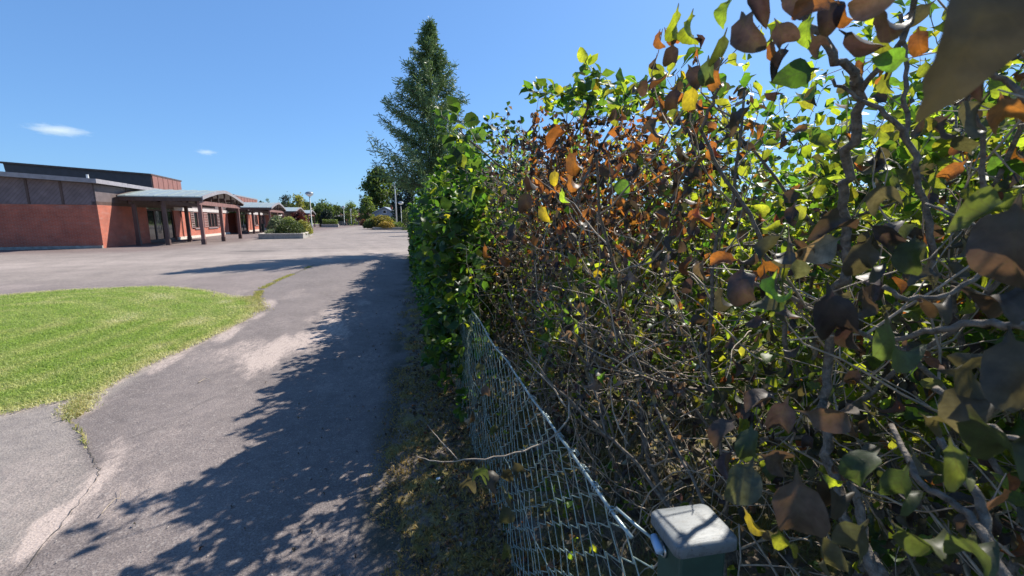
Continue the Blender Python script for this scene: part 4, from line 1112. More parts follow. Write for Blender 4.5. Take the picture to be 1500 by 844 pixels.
def grow_shrub(base, rng, H=2.6, nst=6, spread=.5, brp=.85, twp=.8, lim=True, twig_len=(2, 6), wobble=.15):
    stems, brs, tws, LP, LD = [], [], [], [], []
    for s in range(nst):
        a = rng.uniform(0, 2 * math.pi); ti = rng.uniform(.08, spread)
        h = H * rng.uniform(.75, 1.05); n = int(h / .11)
        b0 = np.array(base) + np.array([math.cos(a), math.sin(a), 0]) * rng.uniform(.03, .16)
        P = grow(b0, (math.cos(a) * ti, math.sin(a) * ti, 1), n, .115, wobble, .05, rng, False)
        if lim:
            ok = np.array([limits(q) or q[2] < .5 for q in P]); 
            if not ok.all(): P = P[:max(4, np.argmin(ok))]
        m = len(P); r = np.linspace(rng.uniform(.010, .017), .004, m)
        stems.append((P, r))
        for k in range(3, m - 1):
            if rng.uniform() > brp: continue
            t = k / m
            T = unit(P[min(k + 1, m - 1)] - P[k - 1])
            b = rng.uniform(0, 2 * math.pi)
            d = unit(T * .45 + np.array([math.cos(b), math.sin(b), 0]) * .85 + (0, 0, .1))
            Q = grow(P[k], d, int(rng.uniform(4, 10) * (1.1 - .5 * t)), .075, .18, .05, rng, lim)
            if len(Q) < 3: continue
            brs.append((Q, np.linspace(max(.003, r[k] * .55), .0022, len(Q))))
            for j in range(1, len(Q)):
                if rng.uniform() > twp and j < len(Q) - 1: continue
                c = rng.normal(0, 1, 3)
                d2 = unit(unit(Q[j] - Q[j - 1]) * .6 + c * .55 + (0, 0, .25))
                W = grow(Q[j], d2, rng.integers(*twig_len), .05, .2, .08, rng, lim)
                if len(W) < 2: continue
                tws.append((W, np.linspace(.0021, .0011, len(W))))
                for i in range(1, len(W)):
                    dd = unit(W[i] - W[i - 1]); pr = unit(np.cross(dd, rng.normal(0, 1, 3)))
                    for sgn in (1, -1):
                        LP.append(W[i]); LD.append(dd * .55 + pr * sgn * .85)
                LP.append(W[-1]); LD.append(dd)
        # fresh shoot at the top
        LP.append(P[-1]); LD.append(np.array([0, 0, 1.0]))
    return stems, brs, tws, np.array(LP), unit(np.array(LD))
PK = {k: KN.index(k) for k in KN}
def pick(rng, n, table):
    ks = [PK[k] for k in table]; w = np.array(list(table.values()), float)
    return rng.choice(ks, n, p=w / w.sum())
def paint(P, rng):
    """state of each leaf by where it hangs: far stretch green, middle scorched and dead, near stretch half wilted"""
    n = len(P); x, y, z = P.T
    az = np.degrees(np.arctan2(x, y)) + 5 * (fbm(x * 2 + y * 2, z * 2, 81) - .5)
    pocket = fbm(x * 2.1 + 5, y * 2.1 + z * 2.3, 83)
    zt = z + .35 * (fbm(x * 2.5, y * 2.5, 82) - .5)
    kind = pick(rng, n, {"G": .62, "YG": .10, "D": .28}); wilt = rng.uniform(0, 1, n) < .06; size = rng.uniform(.06, .105, n); keep = np.ones(n, bool)
    mid = (az > 10.5) & (az <= 39) & (x < 1.75)
    ztop = np.interp(y, [.6, 1.1, 1.6, 2.1, 2.8, 3.6, 4.5, 6], [2.65, 2.30, 2.24, 2.40, 2.62, 2.78, 2.72, 2.62]) - .19
    m = mid & (zt > ztop); kind[m] = pick(rng, m.sum(), {"G": .55, "YG": .42, "Y": .03}); size[m] = rng.uniform(.055, .09, m.sum()); wilt[m] = rng.uniform(0, 1, m.sum()) < .08
    m = mid & (zt <= ztop) & (zt > 1.50)
    left = m & (az < 16); band_ = m & (az >= 16)
    kind[band_] = pick(rng, band_.sum(), {"R": .46, "B": .34, "P": .07, "O": .04, "YG": .09}); size[band_] = rng.uniform(.034, .058, band_.sum()); wilt[band_] = rng.uniform(0, 1, band_.sum()) < .93
    kind[left] = pick(rng, left.sum(), {"G": .35, "YG": .2, "B": .2, "T": .15, "P": .1}); size[left] = rng.uniform(.035, .06, left.sum()); wilt[left] = rng.uniform(0, 1, left.sum()) < .5
    keep[m] = rng.uniform(0, 1, m.sum()) < .84
    m = mid & (zt <= 1.50)
    kind[m] = pick(rng, m.sum(), {"B": .24, "P": .15, "T": .27, "O": .20, "G": .04, "YG": .07, "R": .03}); size[m] = rng.uniform(.026, .054, m.sum()); wilt[m] = True
    keep[m] = rng.uniform(0, 1, m.sum()) < np.where(zt[m] < .8, .42, .68)
    m2 = m & (pocket > .53); kind[m2] = pick(rng, m2.sum(), {"YG": .55, "G": .30, "Y": .10, "O": .05}); wilt[m2] = rng.uniform(0, 1, m2.sum()) < .4; size[m2] = rng.uniform(.04, .06, m2.sum()); keep[m2] = rng.uniform(0, 1, m2.sum()) < .7
    nr = az > 39
    m = nr & (x < 1.35); kind[m] = pick(rng, m.sum(), {"P": .18, "B": .20, "O": .26, "R": .06, "YG": .24, "E": .06}); wilt[m] = rng.uniform(0, 1, m.sum()) < .8; size[m] = rng.uniform(.036, .060, m.sum()); keep[m] = rng.uniform(0, 1, m.sum()) < .55
    m2 = m & (z > 1.9); kind[m2] = pick(rng, m2.sum(), {"P": .22, "B": .14, "R": .16, "YG": .30, "G": .12, "O": .06}); keep[m2] = rng.uniform(0, 1, m2.sum()) < .55
    m2 = m & (z < .95); kind[m2] = pick(rng, m2.sum(), {"O": .52, "D": .08, "P": .12, "B": .16, "YG": .12})
    m = nr & (x >= 1.35) | (x > 1.75) & (az > 22)
    kind[m] = pick(rng, m.sum(), {"YG": .58, "G": .28, "R": .05, "O": .06, "B": .03}); wilt[m] = rng.uniform(0, 1, m.sum()) < .2; size[m] = rng.uniform(.045, .07, m.sum()); keep[m] = rng.uniform(0, 1, m.sum()) < np.where(z[m] < 1.1, .4, .8)
    far = (y > 7) & (x > 1.2); keep[far] = rng.uniform(0, 1, far.sum()) < .5
    d = np.linalg.norm(P - CP, axis=1)
    keep &= d > .55
    keep &= ~((y < 2.3) & (x < .40)) & (z > .05)
    return kind, wilt, size, keep
LEAF_CACHE = {}
def leaf_mesh(kind, wilt, v):
    key = (int(kind), bool(wilt), int(v))
    jit = v // 3; v = v % 3
    if key not in LEAF_CACHE:
        rg = np.random.default_rng(kind * 100 + wilt * 50 + v + 7 * jit)
        ck, wk = 1 + rg.uniform(-.45, .45), 1 + rg.uniform(-.14, .12)
        if wilt: T = leaf_tpl(11, (.6, .95, 1.2)[v], (1.7, 1.0, 2.3)[v] * ck, (.42, .55, -.5)[v] * ck, (.74, .66, .68)[v] * wk, .22, rg.uniform(-1, 1), True)
        else: T = leaf_tpl(10, (.22, .4, .1)[v], (.5, .9, .25)[v], (.1, .2, -.2)[v], (.80, .74, .76)[v], .22, rg.uniform(-.5, .5), True)
        if kind == PK["Q"]: T = leaf_tpl(16, .38, .9, .16, .56, .22, .4, True)
        T = (T[0] + np.column_stack([rg.normal(0, .006, (len(T[0]), 2)), rg.normal(0, .014, len(T[0]))]), T[1], T[2])
        rf, tr = kind_colors(np.array([kind]), rg, .16)
        m_ = MB(); n = len(T[0]); st = (T[0][:, 1] < -.02)[:, None]
        pal = np.where(st, np.array([[.20, .15, .08]]), np.repeat(rf, n, 0) * (1 + .12 * rg.normal(0, 1, (n, 1))))
        m_.add(T[0], T[1], refl=pal, trans=np.where(st, .05, np.repeat(tr, n, 0)), uvl=T[2])
        LEAF_CACHE[key] = m_.mesh("leaf", M["bigleaf"], True)
    return LEAF_CACHE[key]
def leaf_dirs(P, D, wilt, rng):
    n = len(P)
    tip = np.where(wilt[:, None], unit(D * .35 + rng.normal(0, .45, (n, 3)) + (0, 0, -1.1)), unit(D + rng.normal(0, .3, (n, 3)) + (0, 0, .12)))
    nrm = np.where(wilt[:, None], unit(rng.normal(0, 1, (n, 3)) + (0, 0, .2)), unit(rng.normal(0, .55, (n, 3)) + (-.25, -.2, 1)))
    return tip, nrm
def mat44(X, Y, Z, s, p):
    m = np.eye(4); m[:3, 0] = X * s; m[:3, 1] = Y * s; m[:3, 2] = Z * s; m[:3, 3] = p
    return Matrix(m.tolist())
SHRUBS = []
def make_shrub(base, seed, label, individual=300, drape=0, far=False, group=None, name="hedge_shrub", painter=None, H=2.6, nst=6, **kw):
    rng = np.random.default_rng(seed)
    base = np.array(base, float)
    st, br, tw, LP, LD = grow_shrub(base, rng, H, nst, **kw)
    for k in range(drape):      # low shoots that hang out over the wire
        p = np.array([rng.uniform(.28, .62), base[1] + rng.uniform(-.45, .45), rng.uniform(.32, 1.9)])
        W = grow(p, unit(np.array([-.6, 0, rng.uniform(-.5, .4)]) + rng.normal(0, .35, 3)), 5, .05, .25, -.02, rng, False)
        W = W[W[:, 0] > .17 + .05 * math.sin(p[2] * 9 + p[1] * 5)]
        if len(W) < 2: continue
        tw.append((W, np.linspace(.0026, .0012, len(W))))
        ex = np.repeat(W, 3, 0); LP = np.vstack([LP, ex]); LD = np.vstack([LD, unit(rng.normal(0, 1, (len(ex), 3)) + (-.5, -.2, .1))])
    o = empty(name, tuple(base), label=label, cat="shrub", group=group)
    for P, r in st: MB().tube(P - base, r, 7).build("stem", M["bark"], o, smooth=True)
    m_ = MB()
    for P, r in br: m_.tube(P - base, r, 5, cap=False)
    for P, r in tw: m_.tube(P - base, r, 3, cap=False)
    m_.build("twigs", M["twig"], o, smooth=True, kind="stuff")
    kind, wilt, size, keep = (painter or paint)(LP, rng)
    LP, LD, kind, wilt, size = LP[keep], LD[keep], kind[keep], wilt[keep], size[keep]
    tip, nrm = leaf_dirs(LP, LD, wilt, rng)
    LP = LP + unit(tip + LD) * .008
    sel = np.zeros(len(LP), bool)
    if individual:
        px, py, w = project(LP)
        big = size * FPX / np.maximum(w, .2)
        vis = (px > -20) & (px < 1520) & (py > -20) & (py < 864) & (w > .1) & (big > 8)
        idx = np.where(vis)[0]; idx = idx[np.argsort(-big[idx])][:individual]
        sel[idx] = True
        X, Y, Z = frames(tip, nrm)
        for i in idx:
            inst("leaf", leaf_mesh(kind[i], wilt[i], rng.integers(0, 9)), o, mat44(X[i], Y[i], Z[i], size[i], LP[i] + Y[i] * size[i] * .2 - base))
    rest = ~sel
    rf, tr = kind_colors(kind, rng)
    m_ = MB()
    for wv, tp in ((True, TPL_WILT), (False, TPL_FLAT)):
        i = np.where(rest & (wilt == wv))[0]
        if len(i): add_leaves(m_, LP[i] - base, tip[i], nrm[i], size[i], rf[i], tr[i], TPL_FAR if far else tp, rng)
    if m_.n: m_.build("foliage", M["leaf"], o, kind="stuff", smooth=True)
    SHRUBS.append(o)
    return o
sh_a = make_shrub((1.10, .30, .02), 201, "half-wilted shrub reaching over the camera side, with dark drooping leaves beside the grey post cap", nst=5, spread=.6)
sh_b = make_shrub((1.25, 1.05, .02), 202, "wilted shrub with big purple-brown hanging leaves and thick grey stems behind the post", nst=6, spread=.55)
sh_c = make_shrub((1.20, 1.90, .02), 203, "mostly bare shrub of grey twigs with scorched leaves, next beyond the post along the fence", H=2.7, nst=8, spread=.8, wobble=.24, twig_len=(3, 7), brp=.95, twp=.9)
sh_d = make_shrub((1.10, 2.70, .02), 204, "dying shrub with a red-brown band of dead leaves under a fresh green top", H=2.9, nst=9, spread=.7, wobble=.22, twig_len=(3, 7), brp=.95, twp=.92)
sh_e = make_shrub((1.10, 3.50, .02), 205, "shrub half dead and half green where the scorched stretch meets the healthy hedge", drape=70, nst=8, spread=.6, wobble=.2, twig_len=(3, 6), brp=.85, twp=.8)
sh_f = make_shrub((1.05, 4.25, .02), 206, "first wholly green shrub of the hedge, hanging out over the fence wire", drape=150, nst=9, spread=.6)
sh_g = make_shrub((2.15, .75, .02), 207, "sunlit yellow-green shrub glowing through behind the nearest wilted leaves", nst=11, spread=.5)
sh_h = make_shrub((2.25, 1.75, .02), 208, "bright yellow-green shrub behind the wilted shrub with thick grey stems", nst=11, spread=.5)
sh_i = make_shrub((2.15, 2.75, .02), 209, "green shrub of the back row behind the bare grey twigs", nst=9, spread=.45)
sh_j = make_shrub((2.10, 3.75, .02), 210, "green shrub of the back row showing its leafy tips over the red-brown band", nst=7, spread=.45)
# the long green stretch: three plants repeated to the end
ORD = "first second third fourth fifth sixth seventh eighth ninth tenth eleventh twelfth thirteenth fourteenth fifteenth sixteenth seventeenth last".split()
def far_label(k): return f"green hedge shrub, {ORD[k]} of the far row counted from the scorched stretch"
protos = [make_shrub((1.05, 5.05 + .8 * k, .02), 220 + k, far_label(k), 0, 130, far=True, group="green shrubs of the far hedge", nst=9, spread=.62) for k in range(3)]
protos += [make_shrub((2.0, 5.3, .02), 231, "unseen green shrub added behind the start of the far hedge for denser shadow", 0, far=True, group="green shrubs of the far hedge", nst=7)]  # second row here is hidden, added to thicken the hedge's shadow
def dup(root, dx, dy, label, rz=0.0):
    r = root.copy(); COL.objects.link(r); r.location = (root.location.x + dx, root.location.y + dy, root.location.z); r.rotation_euler = (0, 0, rz); r["label"] = label
    for ch in KIDS[root.name]:
        c = ch.copy(); COL.objects.link(c); c.parent = r
    return r
KIDS = {p.name: children(p) for p in protos}
rg = np.random.default_rng(4)
for j in range(1, 6):
    for k in range(3):
        dup(protos[k], rg.normal(0, .05), 2.4 * j + rg.normal(0, .08), far_label(3 * j + k))
for j in range(1, 4): dup(protos[3], rg.normal(0, .08), 1.6 * j, f"unseen green shrub added behind the far hedge for denser shadow, {ORD[j]} from the scorched stretch")  # more unseen plants, added only for shadow density
# bushes of the plot behind
def paint_back(P, rng):
    n = len(P)
    return pick(rng, n, {"YG": .5, "G": .5}), rng.uniform(0, 1, n) < .1, rng.uniform(.07, .11, n), rng.uniform(0, 1, n) < .8
for k, (x, y, lb) in enumerate([(3.9, .3, "tall leafy bush deep in the plot, showing at the photo's edge"), (4.1, 1.7, "second leafy bush deep in the plot behind the yellow-green shrubs"), (4.2, 3.2, "leafy bush deep in the plot behind the back row of the hedge"), (4.0, 4.9, "leafy bush deep in the plot behind the red-brown band"), (4.1, 6.8, "leafy bush deep in the plot farthest along the hedge")]):
    make_shrub((x, y, .02), 240 + k, lb, 0, far=True, name="plot_bush", painter=paint_back, H=3.45 if k < 3 else 2.4, nst=7, spread=.6, lim=False, brp=.8, twp=.7)

# ---- boughs and leaves that stand out one by one
def bough(parent, pix, r0, r1, n=22, mat="bark", name="branch"):
    P = smooth_path([at(*q) for q in pix], n)
    r0, r1 = r0 * .66, r1 * .7
    P = P + np.stack([fbm(np.arange(n) * .9 + r0 * 999, np.arange(n) * 0.0 + k * 7, 5 + k) - .5 for k in range(3)], 1) * r0 * 4.0
    r = np.linspace(r0, r1, n) * (1 + .25 * (fbm(np.arange(n) * 1.3, np.arange(n) * 0.0, 3) - .5))
    o = MB().tube(P - np.array(parent.location), r, 8).build(name, M[mat], parent, smooth=True)
    return P
B_ = bough
B_(sh_b, [(1130, 395, 1.40), (1118, 352, 1.38), (1085, 298, 1.36), (1050, 240, 1.33), (1030, 190, 1.30), (1042, 160, 1.28), (1060, 120, 1.26)], .0095, .005)
B_(sh_b, [(1160, 560, 1.5), (1150, 470, 1.46), (1130, 395, 1.40)], .010, .0095, 10)
B_(sh_b, [(1238, 420, 1.3), (1236, 310, 1.24), (1240, 250, 1.2), (1252, 190, 1.16), (1262, 130, 1.12), (1245, 98, 1.08), (1213, 70, 1.05), (1180, 30, 1.02), (1150, -30, 1.0)], .0165, .009, 30)
B_(sh_b, [(1262, 130, 1.12), (1300, 90, 1.10), (1330, 40, 1.08), (1345, -20, 1.06)], .009, .006, 12)
B_(sh_b, [(1385, 420, 1.25), (1362, 345, 1.2), (1347, 270, 1.16), (1332, 205, 1.14), (1290, 165, 1.12), (1255, 140, 1.10), (1220, 115, 1.08)], .011, .004, 26)
B_(sh_b, [(1332, 205, 1.14), (1330, 150, 1.15), (1326, 90, 1.16), (1320, 20, 1.17)], .007, .005, 14)
B_(sh_a, [(1452, 380, .95), (1446, 290, .92), (1440, 200, .9), (1420, 150, .88), (1403, 110, .86)], .006, .003, 18)
B_(sh_a, [(1520, 150, .85), (1470, 115, .85), (1440, 95, .84), (1415, 88, .84)], .006, .0035, 14)
B_(sh_a, [(1300, 420, .82), (1330, 436, .82), (1375, 434, .83), (1420, 415, .84), (1450, 385, .85), (1455, 352, .86), (1430, 330, .87), (1385, 312, .9), (1360, 300, .92)], .0055, .003, 24)
B_(sh_a, [(1312, 496, .9), (1370, 484, .88), (1440, 474, .87), (1530, 478, .85)], .006, .0085, 16)
B_(sh_a, [(1310, 620, .95), (1335, 680, .9), (1370, 722, .88), (1425, 760, .86), (1450, 800, .85), (1490, 870, .84)], .006, .0085, 20)
B_(sh_a, [(1375, 565, .9), (1405, 600, .88), (1440, 622, .87), (1510, 650, .86)], .0075, .0045, 14)
B_(sh_a, [(1380, 640, .9), (1420, 700, .88), (1440, 760, .87), (1470, 870, .86)], .007, .010, 16)
B_(sh_b, [(1262, 690, 1.3), (1256, 730, 1.3), (1262, 780, 1.3), (1285, 850, 1.3)], .011, .017, 12)
B_(sh_b, [(1205, 590, 1.35), (1215, 520, 1.36), (1230, 430, 1.32), (1238, 400, 1.3)], .017, .0165, 12)
B_(sh_b, [(1290, 850, 1.3), (1240, 760, 1.32), (1214, 660, 1.34), (1205, 590, 1.35)], .019, .017, 12)
B_(sh_c, [(1075, 660, 1.9), (1020, 600, 1.85), (960, 545, 1.8), (905, 510, 1.75), (868, 482, 1.7), (832, 470, 1.66), (808, 466, 1.62), (785, 440, 1.58)], .011, .0045, 24)
B_(sh_c, [(905, 512, 1.75), (908, 460, 1.78), (920, 415, 1.8), (938, 385, 1.82), (965, 360, 1.85)], .0065, .004, 14)
B_(sh_c, [(1010, 780, 1.55), (950, 700, 1.52), (890, 640, 1.48), (840, 590, 1.45), (790, 540, 1.42), (768, 505, 1.40)], .010, .004, 22)
B_(sh_c, [(890, 640, 1.48), (868, 560, 1.52), (858, 500, 1.56), (850, 440, 1.6)], .006, .003, 14)
B_(sh_c, [(1060, 800, 1.5), (985, 640, 1.6), (960, 600, 1.66), (930, 520, 1.72), (880, 430, 1.8), (862, 330, 1.9)], .008, .004, 20)
B_(sh_d, [(900, 640, 1.9), (860, 520, 1.95), (835, 420, 2.05), (815, 330, 2.1)], .009, .005, 16)
# the long bare twig that arches out through the netting
B_(sh_c, [(835, 590, 1.42), (832, 615, 1.36), (810, 640, 1.30), (770, 660, 1.26), (720, 670, 1.24), (670, 674, 1.25), (635, 676, 1.27), (610, 666, 1.29)], .005, .0015, 26, "twig")
B_(sh_c, [(670, 673, 1.25), (655, 655, 1.27), (640, 640, 1.29), (627, 622, 1.31)], .0022, .001, 10, "twig")
B_(sh_c, [(772, 528, 1.5), (805, 562, 1.46), (830, 596, 1.42)], .0032, .0042, 10, "twig")
# bits of leaf and shoot grown into the netting
rg = np.random.default_rng(91); m_ = MB(); n_l = 420
P = np.column_stack([.435 + rg.normal(0, .03, n_l), rg.uniform(.75, 2.9, n_l), rg.uniform(.05, .92, n_l) ** 1.0])
P = P[fbm(P[:, 1] * 3, P[:, 2] * 3, 95) > .47]
kd = pick(rg, len(P), {"E": .35, "O": .25, "YG": .15, "B": .15, "T": .10}); rf, tr = kind_colors(kd, rg)
tip, nrm = leaf_dirs(P, rg.normal(0, 1, P.shape), np.ones(len(P), bool), rg)
add_leaves(m_, P - np.array(sh_c.location), tip, nrm, rg.uniform(.02, .05, len(P)), rf, tr, TPL_WILT, rg).build("foliage", M["leaf"], sh_c, kind="stuff", smooth=True)
# fine criss-cross of dead twigs in the bare part
rg = np.random.default_rng(66); m_ = MB()
base = np.array(sh_c.location)
for k in range(430):
    p = np.array([rg.uniform(.62 if k < 230 else .48, 1.5), rg.uniform(.9, 3.1), .05 + 1.5 * rg.uniform(0, 1) ** 1.2])
    d = unit(rg.normal(0, 1, 3) + (-.15, 0, .55))
    Q = grow(p, d, rg.integers(4, 11), rg.uniform(.035, .07), .22, .02, rg, False)
    if Q[:, 0].min() < (.47 if k < 230 else .30): continue
    m_.tube(Q - base, np.linspace(rg.uniform(.0014, .0034), .0009, len(Q)), 4, cap=False)
m_.build("dead_twigs", M["twig"], sh_c, smooth=True, kind="stuff")

def hand_leaf(parent, px, py, dist, length, ang, kind, wilt=True, v=None, yaw=None, rng=np.random.default_rng(301)):
    """length in photo pixels, ang: where its tip points (0 = along the picture, 90 = down), yaw: how far it is turned from face-on"""
    p = at(px, py, dist); L = length * dist / 640.0 * (.66 if py < 130 else .80)
    v = rng.integers(0, 3) if v is None else v
    yaw = rng.normal(0, 30) if yaw is None else yaw * 1.3 + rng.normal(0, 18)
    view = unit(p - CP)
    a = R(ang); tip = cR * math.cos(a) - cU * math.sin(a)
    tip = unit(tip + view * rng.normal(0, .45))
    n0 = -view; sd = unit(np.cross(tip, n0)); n0 = np.cross(sd, tip)
    nrm = unit(n0 * math.cos(R(yaw)) + sd * math.sin(R(yaw)))
    X, Y, Z = frames(tip[None], nrm[None])
    inst("leaf", leaf_mesh(PK[kind], wilt, v + 3 * rng.integers(0, 3)), parent, mat44(X[0], Y[0], Z[0], L, p - Y[0] * L * .45 - np.array(parent.location)))
HL = [
 # centre of the near wilted shrub
 (sh_b, 1085, 420, .80, 72, 95, "P", 0, 10), (sh_b, 1125, 425, .86, 60, 80, "P", 1, 30), (sh_b, 1128, 400, .90, 48, 60, "R", 0, 20), (sh_b, 1060, 378, .95, 46, 190, "R", 0, 25), (sh_b, 1005, 388, 1.0, 40, 120, "R", 1, 35),
 (sh_b, 1028, 400, .98, 44, 100, "T", 2, 10), (sh_b, 1010, 420, 1.0, 44, 95, "P", 1, 30), (sh_b, 1055, 440, .98, 46, 85, "O", 0, 30), (sh_b, 975, 385, 1.05, 34, 110, "T", 1, 25),
 (sh_b, 1200, 365, .78, 66, 150, "T", 0, -20), (sh_b, 1213, 372, .80, 56, 30, "P", 0, 5), (sh_b, 1262, 388, .74, 72, 110, "O", 0, 10), (sh_b, 1300, 350, .80, 70, 40, "P", 1, 20), (sh_b, 1295, 296, .82, 58, 70, "O", 0, 15),
 (sh_b, 1228, 328, .84, 76, 185, "B", 1, 40), (sh_b, 1222, 470, .72, 88, 80, "P", 0, 5), (sh_b, 1245, 490, .76, 70, 100, "P", 1, 25), (sh_b, 1330, 375, .8, 52, 110, "E", 0, 20),
 (sh_a, 1482, 365, .62, 110, 100, "B", 0, 15), (sh_a, 1460, 300, .66, 90, 190, "E", 1, 50), (sh_a, 1300, 515, .70, 84, 90, "E", 0, 20), (sh_a, 1440, 548, .66, 104, 5, "O", 0, 30), (sh_a, 1375, 450, .7, 60, 30, "B", 1, 40),
 (sh_a, 1490, 552, .6, 100, 80, "O", 0, 20), (sh_a, 1460, 440, .64, 80, 20, "B", 1, 50),
 # over the post
 (sh_b, 1172, 752, .66, 100, 85, "B", 0, 0), (sh_b, 1222, 728, .68, 74, 60, "B", 1, 25), (sh_b, 1088, 712, .70, 74, 110, "O", 0, 10), (sh_b, 1096, 650, .76, 64, 100, "E", 0, 20), (sh_b, 1056, 632, .78, 58, 140, "B", 0, 20),
 (sh_b, 1142, 615, .76, 60, 110, "P", 0, 15), (sh_b, 1112, 582, .80, 56, 170, "B", 0, 25), (sh_b, 1228, 612, .72, 84, 10, "B", 0, 15), (sh_b, 1142, 676, .74, 62, 20, "B", 0, 10), (sh_b, 1065, 680, .80, 50, 110, "P", 1, 40),
 (sh_a, 1262, 680, .74, 66, 140, "E", 0, 25), (sh_a, 1312, 722, .72, 72, 115, "E", 0, 10), (sh_a, 1460, 662, .62, 104, 60, "E", 0, 10), (sh_a, 1372, 620, .7, 66, 30, "O", 1, 30), (sh_a, 1440, 590, .66, 90, 170, "O", 0, 20),
 (sh_a, 1400, 690, .72, 70, 80, "E", 1, 30), (sh_a, 1250, 800, .72, 70, 120, "O", 0, 30), (sh_a, 1210, 815, .76, 60, 80, "O", 1, 20), (sh_a, 1150, 800, .78, 46, 70, "YG", 0, 30), (sh_a, 1350, 800, .7, 70, 40, "E", 0, 30), (sh_a, 1420, 820, .68, 76, 100, "E", 0, 20),
 (sh_b, 1105, 770, .85, 40, 60, "Y", 0, 20), (sh_b, 1130, 795, .85, 44, 120, "O", 0, 25),
 # overhead spray
 (sh_b, 1090, 45, .78, 84, 85, "P", 0, 10), (sh_b, 1112, 10, .76, 70, 70, "P", 1, 15), (sh_b, 1150, 55, .80, 58, 60, "P", 0, 5), (sh_b, 1140, 90, .84, 60, 120, "P", 1, 35), (sh_b, 1052, 78, .86, 66, 110, "E", 1, 25), (sh_b, 1036, 105, .88, 56, 95, "E", 0, 25),
 (sh_b, 1018, 112, .90, 50, 60, "P", 0, 5), (sh_b, 1048, 120, .90, 46, 80, "R", 0, 30), (sh_b, 982, 85, .92, 46, 100, "P", 0, 15), (sh_b, 963, 58, .95, 36, 105, "R", 0, 40), (sh_b, 988, 40, .92, 56, 100, "YG", 1, 40), (sh_b, 1008, 42, .90, 58, 105, "YG", 1, 30),
 (sh_b, 1162, 110, .92, 66, 165, "G", 2, 35), (sh_b, 1085, 172, 1.0, 54, 130, "B", 1, 20), (sh_b, 1168, 5, .76, 60, 40, "P", 0, 15), (sh_b, 1195, 6, .74, 66, 175, "R", 0, 25), (sh_b, 1130, 75, .88, 40, 90, "R", 0, 30), (sh_b, 1012, 150, 1.0, 46, 100, "Y", 0, 20), (sh_b, 985, 145, 1.05, 40, 110, "B", 0, 30),
 (sh_b, 1215, 20, .8, 60, 100, "P", 0, 20), (sh_b, 1060, 15, .82, 50, 120, "YG", 0, 30), (sh_b, 1180, 45, .84, 52, 110, "YG", 0, 25), (sh_b, 1200, 70, .86, 46, 60, "P", 0, 30), (sh_b, 1232, 25, .8, 44, 80, "R", 0, 40),
 (sh_b, 1262, 62, .78, 62, 30, "P", 1, 30), (sh_a, 1275, 5, .7, 76, 150, "B", 0, 25), (sh_a, 1298, 40, .74, 60, 60, "P", 0, 35), (sh_a, 1490, 55, .6, 76, 20, "B", 0, 10), (sh_a, 1436, 118, .7, 56, 110, "P", 1, 30), (sh_a, 1305, 88, .8, 46, 180, "G", 0, 10), (sh_a, 1292, 62, .82, 40, 90, "YG", 0, 15), (sh_a, 1345, 62, .8, 44, 90, "R", 0, 10),
 (sh_a, 1438, 42, .42, 222, 106, "Q", 1, 8),
 # the scorched middle
 (sh_d, 808, 205, 1.35, 58, 150, "R", 2, 20), (sh_d, 838, 240, 1.36, 46, 80, "R", 0, 20), (sh_d, 797, 314, 1.40, 34, 70, "Y", 0, 20), (sh_d, 812, 262, 1.40, 30, 95, "Y", 0, 15), (sh_d, 836, 268, 1.38, 40, 90, "R", 0, 30), (sh_d, 826, 290, 1.4, 30, 80, "YG", 0, 15),
 (sh_d, 740, 384, 1.45, 32, 30, "R", 0, 30), (sh_d, 712, 370, 1.45, 30, 80, "R", 1, 25), (sh_c, 912, 276, 1.30, 36, 70, "G", 0, 20), (sh_c, 925, 305, 1.25, 40, 85, "P", 0, 25), (sh_d, 876, 402, 1.5, 26, 80, "Y", 0, 25),
 (sh_d, 770, 300, 1.45, 46, 90, "P", 0, 20), (sh_d, 778, 268, 1.45, 40, 60, "P", 1, 20), (sh_d, 750, 340, 1.5, 38, 100, "P", 0, 30), (sh_c, 1018, 242, 1.2, 44, 150, "B", 0, 20), (sh_c, 958, 206, 1.3, 32, 100, "R", 0, 20), (sh_c, 1000, 225, 1.3, 36, 60, "B", 1, 20)]
for (pa, px, py, ds, ln, an, kd, v, yw) in HL:
    hand_leaf(pa, px, py, ds, ln, an, kd, kd not in ("G", "Q"), v, yw)
# leaves caught in the netting
rg = np.random.default_rng(90)
for (px, py, ds, ln, an, kd) in [(735, 705, 1.18, 60, 95, "O"), (705, 700, 1.2, 46, 100, "E"), (684, 715, 1.25, 44, 95, "O"), (740, 760, 1.05, 44, 80, "O"), (690, 615, 1.5, 42, 100, "B"), (745, 735, 1.1, 40, 85, "E"), (728, 630, 1.4, 30, 80, "E"), (712, 575, 1.6, 30, 90, "B"), (760, 690, 1.15, 34, 60, "O"), (742, 808, 1.0, 36, 90, "E"), (702, 540, 1.8, 26, 80, "O")]:
    hand_leaf(sh_c, px, py, ds, ln, an, kd, True, None, None, np.random.default_rng(int(px)))
